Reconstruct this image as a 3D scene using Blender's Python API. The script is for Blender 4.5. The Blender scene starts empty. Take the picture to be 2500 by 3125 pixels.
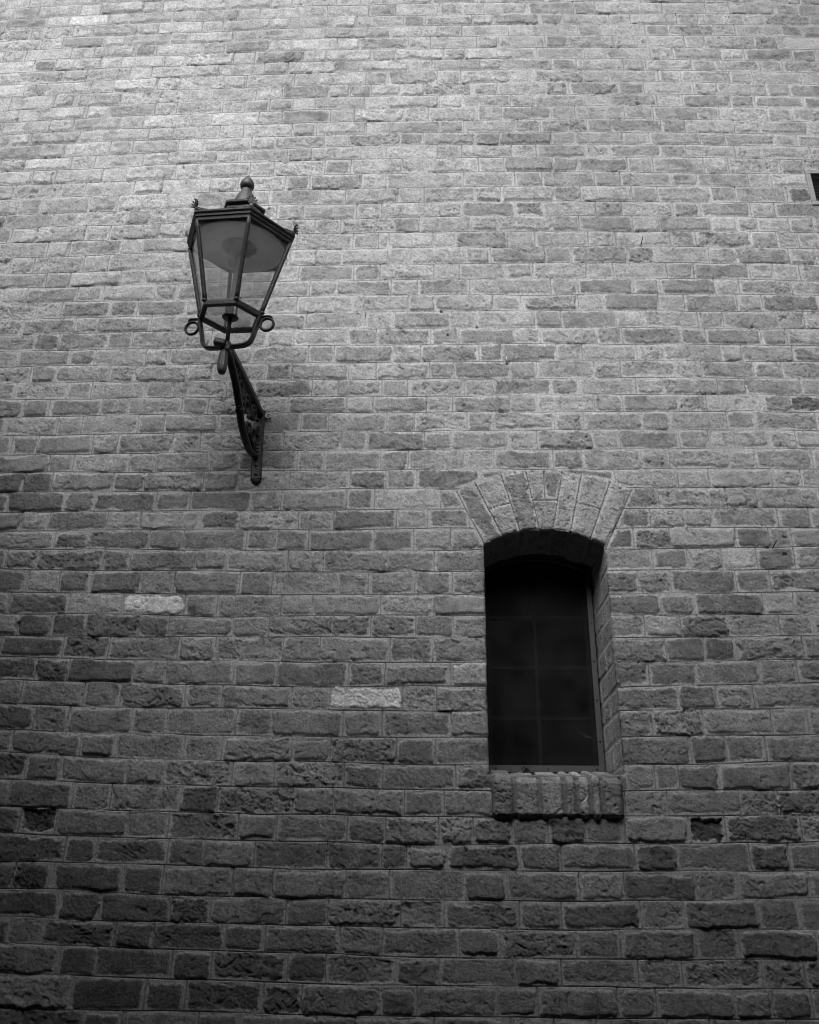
# Old brick wall with a wall lantern and a small arched window, in black and white.
import bpy, bmesh, math
import numpy as np
from math import radians, sin, cos, pi, sqrt
from mathutils import Vector, Matrix

scene = bpy.context.scene
R_ = radians

# ---------------------------------------------------------------- camera
cam_d = bpy.data.cameras.new("camera")
cam = bpy.data.objects.new("camera", cam_d)
scene.collection.objects.link(cam)
scene.camera = cam
cam_d.sensor_fit = 'VERTICAL'
cam_d.sensor_height = 36.0
cam_d.sensor_width = 28.8
cam_d.lens = 33.408
cam_d.clip_start = 0.05
cam_d.clip_end = 500
pitch, yaw, roll = R_(26.45), R_(-2.309), R_(0.915)
look = Vector((sin(yaw) * cos(pitch), cos(yaw) * cos(pitch), sin(pitch)))
right0 = Vector((cos(yaw), -sin(yaw), 0))
up0 = right0.cross(look)
rt_ = right0 * cos(roll) + up0 * sin(roll)
up_ = up0 * cos(roll) - right0 * sin(roll)
mw = Matrix((rt_, up_, -look)).transposed().to_4x4()
mw.translation = Vector((0, -3.24, 1.6))
cam.matrix_world = mw

# ---------------------------------------------------------------- light
SUN_EL, SUN_AZ = 42.0, 8.0       # azimuth: degrees left of straight-on to the wall
SKY_STRENGTH = 0.08
SUN_STRENGTH = 1.5
SUN_ANGLE = 60.0              # thin high cloud: a broad soft glow, no crisp shadows
EXPOSURE = 1.2
scene.cycles.filter_width = 1.0
scene.view_settings.view_transform = 'Standard'
scene.view_settings.look = 'None'
scene.view_settings.gamma = 1
scene.view_settings.exposure = EXPOSURE
w = bpy.data.worlds.new("World")
scene.world = w
w.use_nodes = True
nt = w.node_tree
nt.nodes.clear()
sky = nt.nodes.new('ShaderNodeTexSky')
sky.sky_type = 'NISHITA'
sky.sun_disc = False
sky.sun_elevation = R_(SUN_EL)
sky.sun_rotation = R_(180 + SUN_AZ)
sky.dust_density = 4
sky.air_density = 1.5
bw = nt.nodes.new('ShaderNodeRGBToBW')
bg = nt.nodes.new('ShaderNodeBackground')
bg.inputs['Strength'].default_value = SKY_STRENGTH
wo = nt.nodes.new('ShaderNodeOutputWorld')
nt.links.new(sky.outputs[0], bw.inputs[0])
nt.links.new(bw.outputs[0], bg.inputs['Color'])
nt.links.new(bg.outputs[0], wo.inputs['Surface'])
sun_d = bpy.data.lights.new("sun", 'SUN')
sun_d.energy = SUN_STRENGTH
sun_d.angle = R_(SUN_ANGLE)
sun_d.color = (1, 1, 1)
sun = bpy.data.objects.new("sun", sun_d)
scene.collection.objects.link(sun)
# direction towards the sun: in front of the wall (-Y), up, a little to the left (-X)
sd = Vector((-sin(R_(SUN_AZ)) * cos(R_(SUN_EL)), -cos(R_(SUN_AZ)) * cos(R_(SUN_EL)), sin(R_(SUN_EL))))
sun.rotation_euler = sd.to_track_quat('Z', 'Y').to_euler()

# places and heights of unseen blocks added to shade the wall
OPP_Y, OPP_H = -3.75, 4.15
BLK_L_X, BLK_L_LEN, BLK_L_H = -1.95, 3.7, 3.75
BLK_R_X, BLK_R_LEN = 2.06, 3.7
TALL_X, TALL_H = -1.25, 5.4
OVERHANG_Y = -1.95

# ---------------------------------------------------------------- helpers
def tag(o, label=None, cat=None, group=None, kind=None):
    if label: o['label'] = label
    if cat: o['category'] = cat
    if group: o['group'] = group
    if kind: o['kind'] = kind
    return o

def empty(name, loc=(0, 0, 0), mat=None):
    o = bpy.data.objects.new(name, None)
    o.empty_display_size = 0.1
    scene.collection.objects.link(o)
    if mat is not None: o.matrix_world = mat
    else: o.location = loc
    return o

class MB:
    """collects shapes and links them as ONE mesh object"""
    def __init__(s): s.v = []; s.f = []; s.sm = []
    def add(s, v, f, smooth=True):
        b = len(s.v)
        s.v += [tuple(float(c) for c in p) for p in v]
        s.f += [tuple(i + b for i in q) for q in f]
        s.sm += [smooth] * len(f)
        return s
    def grid(s, rings, closed=True, caps=True, smooth=True):
        n = len(rings[0]); v = [p for r in rings for p in r]; f = []
        for i in range(len(rings) - 1):
            for j in range(n if closed else n - 1):
                k = (j + 1) % n
                f.append((i * n + j, i * n + k, (i + 1) * n + k, (i + 1) * n + j))
        if caps and closed:
            f.append(tuple(range(n - 1, -1, -1)))
            f.append(tuple((len(rings) - 1) * n + j for j in range(n)))
        return s.add(v, f, smooth)
    def sweep(s, path, prof, ref=(0, 0, 1), smooth=True, caps=True, scale=None):
        """prof: list of (a, b); a along ref x tangent, b along the other normal"""
        P = [Vector(p) for p in path]; ref = Vector(ref).normalized(); rings = []
        for i, p in enumerate(P):
            t = (P[min(i + 1, len(P) - 1)] - P[max(i - 1, 0)]).normalized()
            a = t.cross(ref)
            if a.length < 1e-4: a = t.orthogonal()
            a.normalize(); b = a.cross(t).normalized()
            k = scale[i] if scale else 1.0
            rings.append([p + a * (x * k) + b * (y * k) for x, y in prof])
        return s.grid(rings, smooth=smooth, caps=caps)
    def tube(s, path, r, n=12, ref=(0, 0, 1), scale=None):
        return s.sweep(path, [(r * cos(2 * pi * i / n), r * sin(2 * pi * i / n)) for i in range(n)], ref, scale=scale)
    def strap(s, path, wa, wb, ref, rnd=0.25):
        """rectangular bar: wa across (tangent x ref), wb along ref, corners eased"""
        c = min(wa, wb) * rnd; x, y = wa / 2, wb / 2
        prof = [(x, -y + c), (x, y - c), (x - c, y), (-x + c, y), (-x, y - c), (-x, -y + c), (-x + c, -y), (x - c, -y)]
        return s.sweep(path, prof, ref, smooth=False)
    def lathe(s, prof, n=32, o=(0, 0, 0), a0=0.0, smooth=True):
        o = Vector(o)
        rings = [[o + Vector((r * cos(a0 + 2 * pi * i / n), r * sin(a0 + 2 * pi * i / n), z)) for i in range(n)] for r, z in prof]
        return s.grid(rings, smooth=smooth)
    def blob(s, c, rad, M=None, nu=14, nv=8):
        c = Vector(c); rings = []
        for i in range(nv + 1):
            th = pi * (i + 0.02) / (nv + 0.04)
            ring = []
            for j in range(nu):
                ph = 2 * pi * j / nu
                q = Vector((rad[0] * sin(th) * cos(ph), rad[1] * sin(th) * sin(ph), rad[2] * cos(th)))
                if M is not None: q = M @ q
                ring.append(c + q)
            rings.append(ring)
        return s.grid(rings[::-1])
    def box(s, c, d, M=None, bev=0.0):
        c = Vector(c); x, y, z = [q / 2 for q in d]
        b = min(bev, x * .9, y * .9, z * .9)
        if b <= 0:
            v = [Vector((i * x, j * y, k * z)) for k in (-1, 1) for j in (-1, 1) for i in (-1, 1)]
            f = [(0, 2, 3, 1), (4, 5, 7, 6), (0, 1, 5, 4), (2, 6, 7, 3), (0, 4, 6, 2), (1, 3, 7, 5)]
            if M is not None: v = [M @ p for p in v]
            return s.add([c + p for p in v], f, False)
        bm = bmesh.new(); bmesh.ops.create_cube(bm, size=1)
        for q in bm.verts: q.co = Vector((q.co.x * 2 * x, q.co.y * 2 * y, q.co.z * 2 * z))
        bmesh.ops.bevel(bm, geom=bm.edges[:], offset=b, segments=2, affect='EDGES', profile=0.5)
        bm.verts.index_update()
        v = [(M @ q.co if M is not None else q.co) + c for q in bm.verts]
        f = [tuple(q.index for q in fc.verts) for fc in bm.faces]
        bm.free()
        return s.add(v, f, False)
    def build(s, name, mat, parent=None):
        me = bpy.data.meshes.new(name)
        me.from_pydata(s.v, [], s.f)
        me.polygons.foreach_set('use_smooth', s.sm)
        me.materials.append(mat)
        me.update()
        o = bpy.data.objects.new(name, me)
        scene.collection.objects.link(o)
        if parent is not None: o.parent = parent
        return o

def smooth_path(pts, n=8, closed=False):
    P = [np.array(p, float) for p in pts]; out = []
    m = len(P)
    for i in range(m if closed else m - 1):
        p0 = P[(i - 1) % m] if closed or i > 0 else P[i] * 2 - P[i + 1]
        p1 = P[i]; p2 = P[(i + 1) % m]
        p3 = P[(i + 2) % m] if closed or i + 2 < m else p2 * 2 - p1
        for k in range(n):
            t = k / n
            out.append(0.5 * (2 * p1 + (p2 - p0) * t + (2 * p0 - 5 * p1 + 4 * p2 - p3) * t * t + (3 * p1 - p0 - 3 * p2 + p3) * t ** 3))
    if not closed: out.append(P[-1])
    return [tuple(q) for q in out]

# ---------------------------------------------------------------- materials
def mat_base(name):
    m = bpy.data.materials.new(name); m.use_nodes = True
    t = m.node_tree; t.nodes.clear()
    o = t.nodes.new('ShaderNodeOutputMaterial'); b = t.nodes.new('ShaderNodeBsdfPrincipled')
    t.links.new(b.outputs[0], o.inputs[0])
    return m, t, b, o
def nd(t, kind, **kw):
    n = t.nodes.new(kind)
    for k, v in kw.items():
        if k in n.inputs: n.inputs[k].default_value = v
        else: setattr(n, k, v)
    return n
def obj_noise(t, scale, detail=4, rough=0.6, dist=0.0):
    tc = nd(t, 'ShaderNodeTexCoord')
    n = nd(t, 'ShaderNodeTexNoise', Scale=scale, Detail=detail, Roughness=rough, Distortion=dist)
    t.links.new(tc.outputs['Object'], n.inputs['Vector'])
    return n
def ramp(t, src, stops):
    r = nd(t, 'ShaderNodeValToRGB'); e = r.color_ramp.elements
    e[0].position, e[0].color = stops[0][0], (stops[0][1],) * 3 + (1,)
    e[1].position, e[1].color = stops[-1][0], (stops[-1][1],) * 3 + (1,)
    for p, c in stops[1:-1]:
        q = e.new(p); q.color = (c,) * 3 + (1,)
    t.links.new(src, r.inputs[0]); return r
def mth(t, op, a, b=None):
    n = nd(t, 'ShaderNodeMath', operation=op)
    for i, q in enumerate((a, b)):
        if q is None: continue
        if isinstance(q, (int, float)): n.inputs[i].default_value = q
        else: t.links.new(q, n.inputs[i])
    return n.outputs[0]

def masonry_material():
    m, t, b, o = mat_base("masonry")
    at = nd(t, 'ShaderNodeAttribute', attribute_name='tone')
    g1 = obj_noise(t, 420, 3, 0.7); g2 = obj_noise(t, 95, 5, 0.65)
    g3 = obj_noise(t, 170, 3, 0.75)
    k = mth(t, 'ADD', mth(t, 'MULTIPLY', g1.outputs['Fac'], 0.5), mth(t, 'MULTIPLY', g2.outputs['Fac'], 1.3))
    k = mth(t, 'ADD', mth(t, 'MULTIPLY', g3.outputs['Fac'], 1.2), k)
    k = mth(t, 'MAXIMUM', mth(t, 'ADD', k, -0.50), 0.35)
    c = mth(t, 'MULTIPLY', at.outputs['Fac'], k)
    # small pits and sand grains that stay dark
    pit = obj_noise(t, 230, 2, 0.5)
    pr = ramp(t, pit.outputs['Fac'], [(0.27, 0.55), (0.36, 1.0)])
    c = mth(t, 'MULTIPLY', c, pr.outputs[0])
    t.links.new(c, b.inputs['Base Color'])
    b.inputs['Roughness'].default_value = 0.93
    b.inputs['Specular IOR Level'].default_value = 0.25
    bu = nd(t, 'ShaderNodeBump', Strength=0.9, Distance=0.005)
    h = mth(t, 'ADD', mth(t, 'MULTIPLY', g2.outputs['Fac'], 1.0), mth(t, 'MULTIPLY', g1.outputs['Fac'], 0.45))
    h = mth(t, 'ADD', h, mth(t, 'MULTIPLY', pr.outputs[0], 0.35))
    t.links.new(h, bu.inputs['Height'])
    t.links.new(bu.outputs[0], b.inputs['Normal'])
    return m

def metal_material(name, lo, hi, rough=0.5, scale=60, bump=0.0012, speck=None, metallic=0.0):
    m, t, b, o = mat_base(name)
    n = obj_noise(t, scale, 6, 0.7); f = obj_noise(t, scale * 9, 3, 0.7)
    s = mth(t, 'ADD', mth(t, 'MULTIPLY', n.outputs['Fac'], 0.6), mth(t, 'MULTIPLY', f.outputs['Fac'], 0.4))
    r = ramp(t, s, [(0.38, lo), (0.5, (lo + hi) / 2), (0.66, hi)])
    c = r.outputs[0]
    if speck:
        sp = obj_noise(t, 520, 2, 0.6)
        q = ramp(t, sp.outputs['Fac'], [(0.58, 0.0), (0.68, speck)])
        c = mth(t, 'ADD', c, q.outputs[0])
    t.links.new(c, b.inputs['Base Color'])
    b.inputs['Metallic'].default_value = metallic
    b.inputs['Specular IOR Level'].default_value = 0.35
    rr = ramp(t, n.outputs['Fac'], [(0.3, max(0.05, rough - 0.12)), (0.7, min(1, rough + 0.2))])
    t.links.new(rr.outputs[0], b.inputs['Roughness'])
    bu = nd(t, 'ShaderNodeBump', Strength=0.7, Distance=bump)
    t.links.new(s, bu.inputs['Height']); t.links.new(bu.outputs[0], b.inputs['Normal'])
    return m

def glass_material(name, dust, tint, gloss=1.0, dust_tone=0.5, rough=0.02):
    """old single pane: see-through, mirror-like at grazing angles, with a film of dust and dirt specks"""
    m, t, b, o = mat_base(name)
    t.nodes.remove(b)
    tr = nd(t, 'ShaderNodeBsdfTransparent'); tr.inputs[0].default_value = (tint, tint, tint, 1)
    gl = nd(t, 'ShaderNodeBsdfGlossy'); gl.inputs['Roughness'].default_value = rough
    df = nd(t, 'ShaderNodeBsdfDiffuse'); df.inputs[0].default_value = (dust_tone,) * 3 + (1,)
    tl = nd(t, 'ShaderNodeBsdfTranslucent'); tl.inputs[0].default_value = (dust_tone,) * 3 + (1,)
    dd = nd(t, 'ShaderNodeMixShader', Fac=0.5)
    t.links.new(df.outputs[0], dd.inputs[1]); t.links.new(tl.outputs[0], dd.inputs[2])
    n = obj_noise(t, 9, 5, 0.65); sp = obj_noise(t, 340, 2, 0.5)
    dr = ramp(t, n.outputs['Fac'], [(0.3, dust * 0.5), (0.72, dust * 1.7)])
    ss = ramp(t, sp.outputs['Fac'], [(0.69, 0.0), (0.74, 0.55)])
    fac = mth(t, 'MINIMUM', mth(t, 'ADD', dr.outputs[0], ss.outputs[0]), 0.9)
    m1 = nd(t, 'ShaderNodeMixShader')
    t.links.new(fac, m1.inputs[0]); t.links.new(tr.outputs[0], m1.inputs[1]); t.links.new(dd.outputs[0], m1.inputs[2])
    fr0 = nd(t, 'ShaderNodeFresnel', IOR=1.45); ge = nd(t, 'ShaderNodeNewGeometry')
    frn = mth(t, 'MULTIPLY', fr0.outputs[0], mth(t, 'SUBTRACT', 1.0, ge.outputs['Backfacing']))
    m2 = nd(t, 'ShaderNodeMixShader')
    t.links.new(mth(t, 'MULTIPLY', frn, gloss), m2.inputs[0])
    t.links.new(m1.outputs[0], m2.inputs[1]); t.links.new(gl.outputs[0], m2.inputs[2])
    t.links.new(m2.outputs[0], o.inputs[0])
    return m

M_MAS = masonry_material()
M_IRON = metal_material("black_painted_iron", 0.003, 0.018, 0.42, 55, 0.003, speck=0.13)
M_CAGE = metal_material("weathered_black_paint", 0.005, 0.034, 0.45, 70, 0.0015, speck=0.22)
M_LEAD = metal_material("grey_weathered_metal", 0.04, 0.09, 0.42, 35, 0.0008, metallic=0.15)
M_ORN = metal_material("lichened_casting", 0.07, 0.26, 0.6, 90, 0.0015)
M_ENAM = metal_material("grey_enamel", 0.72, 0.80, 0.5, 12, 0.0002)
M_TUBE = metal_material("dull_tube", 0.16, 0.26, 0.4, 30, 0.0004)
M_DARK = metal_material("dark_fitting", 0.03, 0.06, 0.5, 40, 0.0008)
M_FRAME = metal_material("painted_window_frame", 0.055, 0.09, 0.55, 25, 0.0006)
M_BAR = metal_material("glazing_bar_paint", 0.022, 0.05, 0.6, 40, 0.0006)
M_VENT = metal_material("painted_vent_metal", 0.20, 0.28, 0.55, 30, 0.0008)
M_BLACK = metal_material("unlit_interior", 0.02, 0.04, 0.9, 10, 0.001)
M_STONE = metal_material("paving", 0.15, 0.22, 0.9, 4, 0.004)
M_REND = metal_material("dark_walling", 0.03, 0.055, 0.9, 5, 0.004)  # kept dark so the added shading blocks bounce little light
M_MOSS = metal_material("dry_moss", 0.015, 0.05, 0.9, 200, 0.002)
M_WIRE = metal_material("galvanised_wire", 0.5, 0.7, 0.35, 80, 0.0004)
M_WEB = metal_material("cobweb_silk", 0.08, 0.16, 0.7, 80, 0.0001)
M_GLASS = glass_material("dusty_lantern_glass", 0.14, 0.95, 1.0, 0.6)
M_PANE = glass_material("dark_window_glass", 0.05, 0.6, 1.0, 0.35, 0.05)
M_BULB = glass_material("lamp_glass", 0.22, 0.7, 1.0, 0.25)

# ---------------------------------------------------------------- noise on arrays
def _h(ix, iz, seed):
    h = (ix.astype(np.uint32) * np.uint32(374761393)) ^ (iz.astype(np.uint32) * np.uint32(668265263)) ^ np.uint32((seed * 2246822519) & 0xffffffff)
    h = (h ^ (h >> np.uint32(13))) * np.uint32(1274126177)
    h = (h ^ (h >> np.uint32(15))) * np.uint32(2246822519)
    h ^= h >> np.uint32(16)
    return h.astype(np.float32) * np.float32(2.0 / 4294967296.0) - np.float32(1.0)
def vn(x, z, seed):
    fx = np.floor(x); fz = np.floor(z)
    u = (x - fx).astype(np.float32); v = (z - fz).astype(np.float32)
    ix = fx.astype(np.int64); iz = fz.astype(np.int64)
    u = u * u * (3 - 2 * u); v = v * v * (3 - 2 * v)
    a = _h(ix, iz, seed); b = _h(ix + 1, iz, seed); c = _h(ix, iz + 1, seed); d = _h(ix + 1, iz + 1, seed)
    return (a + (b - a) * u) + ((c + (d - c) * u) - (a + (b - a) * u)) * v
def fbm(x, z, size, seed, oct=3, gain=0.5):
    s = 0; amp = 1; tot = 0; f = 1.0 / size
    ca, sa = cos(0.6), sin(0.6)
    for k in range(oct):
        xx = (x * ca - z * sa) * f + 17.3 * k; zz = (x * sa + z * ca) * f - 9.1 * k
        s = s + amp * vn(xx, zz, seed + k * 31); tot += amp; amp *= gain; f *= 2.03
    return s / tot
def sstep(a, b, x):
    t = np.clip((x - a) / (b - a), 0, 1); return t * t * (3 - 2 * t)
rng = np.random.default_rng(11)

# relief of one brick face: everything in metres, returns (height, tone multiplier)
def face(x, z, sx, sz, amp, seed=5):
    """sx, sz: per-brick shifts so that no two faces repeat; amp: roughness 0..1"""
    sc_ = 1.0 + 0.45 * np.sin(np.asarray(sx) * 12.9898)      # every brick has its own grain size
    X = x * sc_ + sx; Z = z * sc_ * 1.15 + sz
    wx = fbm(X, Z, 0.045, seed + 1, 2) * 0.012; wz = fbm(X, Z, 0.045, seed + 2, 2) * 0.012
    X = X + wx; Z = Z + wz
    big = fbm(X * 0.7, Z, 0.07, seed + 3, 2)
    n = fbm(X * 0.62, Z + 0.25 * X, 0.030, seed + 4, 4, 0.55)
    # chipped ledges: quantised noise gives sharp little scarps
    q = n * 2.6 + fbm(X, Z, 0.11, seed + 5, 1) * 1.5
    fl = np.floor(q); fr = q - fl
    ledge = (fl + sstep(0.62, 1.0, fr)) / 2.6
    ridge = 1 - np.abs(fbm(X * 0.55 + 0.35 * Z, Z * 1.5, 0.060, seed + 6, 4, 0.65)) * 3.6
    where = sstep(-0.05, 0.35, fbm(X, Z, 0.07, seed + 18, 1) + 0.35 * (amp - 0.35))
    crack = sstep(0.84, 1.0, ridge) * where
    fine = fbm(X, Z, 0.0085, seed + 7, 2, 0.7)
    c2 = fbm(X * 0.8 + 0.3 * Z, Z, 0.020, seed + 12, 2); scar = sstep(0.90, 1.0, 1 - np.abs(c2) * 2.2) * sstep(0.0, 0.35, fbm(X, Z, 0.06, seed + 14, 1) + amp * 0.5 - 0.15)
    h = big * 0.0012 * (0.5 + amp) + ledge * (0.0008 + 0.0042 * amp) + n * 0.0016 * (0.3 + amp) - crack * (0.0008 + 0.0055 * amp) - scar * 0.0055 + fine * (0.0011 + 0.0018 * amp)
    pitn = fbm(X, Z, 0.013, seed + 8, 1)
    pit = sstep(0.58, 0.78, pitn) * (0.4 + amp)
    # one-sided spall: part of the face has flaked off behind a sharp scarp
    sp = fbm(X * 0.6, Z + 0.3 * X, 0.085, seed + 20, 4, 0.6); flake = sstep(0.16, 0.19, sp) * (0.2 + amp)
    h = h - pit * 0.0045 - flake * 0.0026
    blot = fbm(X, Z, 0.035, seed + 9, 3, 0.6)
    patch = sstep(0.05, 0.30, fbm(X, Z * 1.3, 0.055, seed + 16, 4, 0.6) + 0.10 * np.sin(np.asarray(sz) * 7.7))
    tone = 1 + 0.26 * blot + 0.16 * fine - 0.24 * patch + 0.06 + 0.12 * flake - 0.30 * pit - 0.22 * crack * (0.25 + amp) - 0.30 * scar
    return h, tone, blot

# bed joints: height of each joint at x = -1.6, -0.2, 1.2 (metres), top one first
BEDS = [
    (6.223, 6.250, 6.225),
    (6.137, 6.164, 6.133),
    (6.052, 6.072, 6.042),
    (5.970, 5.993, 5.960),
    (5.888, 5.908, 5.876),
    (5.803, 5.820, 5.785),
    (5.720, 5.736, 5.700),
    (5.635, 5.655, 5.618),
    (5.545, 5.568, 5.536),
    (5.454, 5.483, 5.452),
    (5.368, 5.396, 5.368),
    (5.283, 5.309, 5.280),
    (5.203, 5.225, 5.194),
    (5.116, 5.145, 5.114),
    (5.033, 5.061, 5.034),
    (4.943, 4.968, 4.942),
    (4.852, 4.877, 4.855),
    (4.759, 4.788, 4.766),
    (4.672, 4.697, 4.677),
    (4.586, 4.610, 4.590),
    (4.498, 4.520, 4.501),
    (4.407, 4.429, 4.413),
    (4.324, 4.342, 4.325),
    (4.240, 4.256, 4.241),
    (4.152, 4.169, 4.153),
    (4.068, 4.079, 4.066),
    (3.982, 3.994, 3.981),
    (3.899, 3.906, 3.898),
    (3.816, 3.821, 3.815),
    (3.734, 3.740, 3.732),
    (3.652, 3.658, 3.654),
    (3.564, 3.571, 3.568),
    (3.474, 3.486, 3.484),
    (3.387, 3.396, 3.393),
    (3.301, 3.315, 3.316),
    (3.216, 3.226, 3.227),
    (3.137, 3.142, 3.143),
    (3.059, 3.051, 3.062),
    (2.974, 2.966, 2.978),
    (2.882, 2.877, 2.890),
    (2.798, 2.792, 2.805),
    (2.716, 2.709, 2.721),
    (2.635, 2.618, 2.635),
    (2.551, 2.530, 2.551),
    (2.467, 2.445, 2.464),
    (2.374, 2.356, 2.372),
    (2.297, 2.266, 2.284),
    (2.210, 2.179, 2.195),
    (2.119, 2.097, 2.113),
    (2.036, 2.008, 2.032),
    (1.940, 1.930, 1.939),
    (1.866, 1.841, 1.859),
    (1.782, 1.760, 1.773),
    (1.702, 1.679, 1.689),
    (1.617, 1.602, 1.608),
    (1.522, 1.516, 1.525),
]
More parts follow.
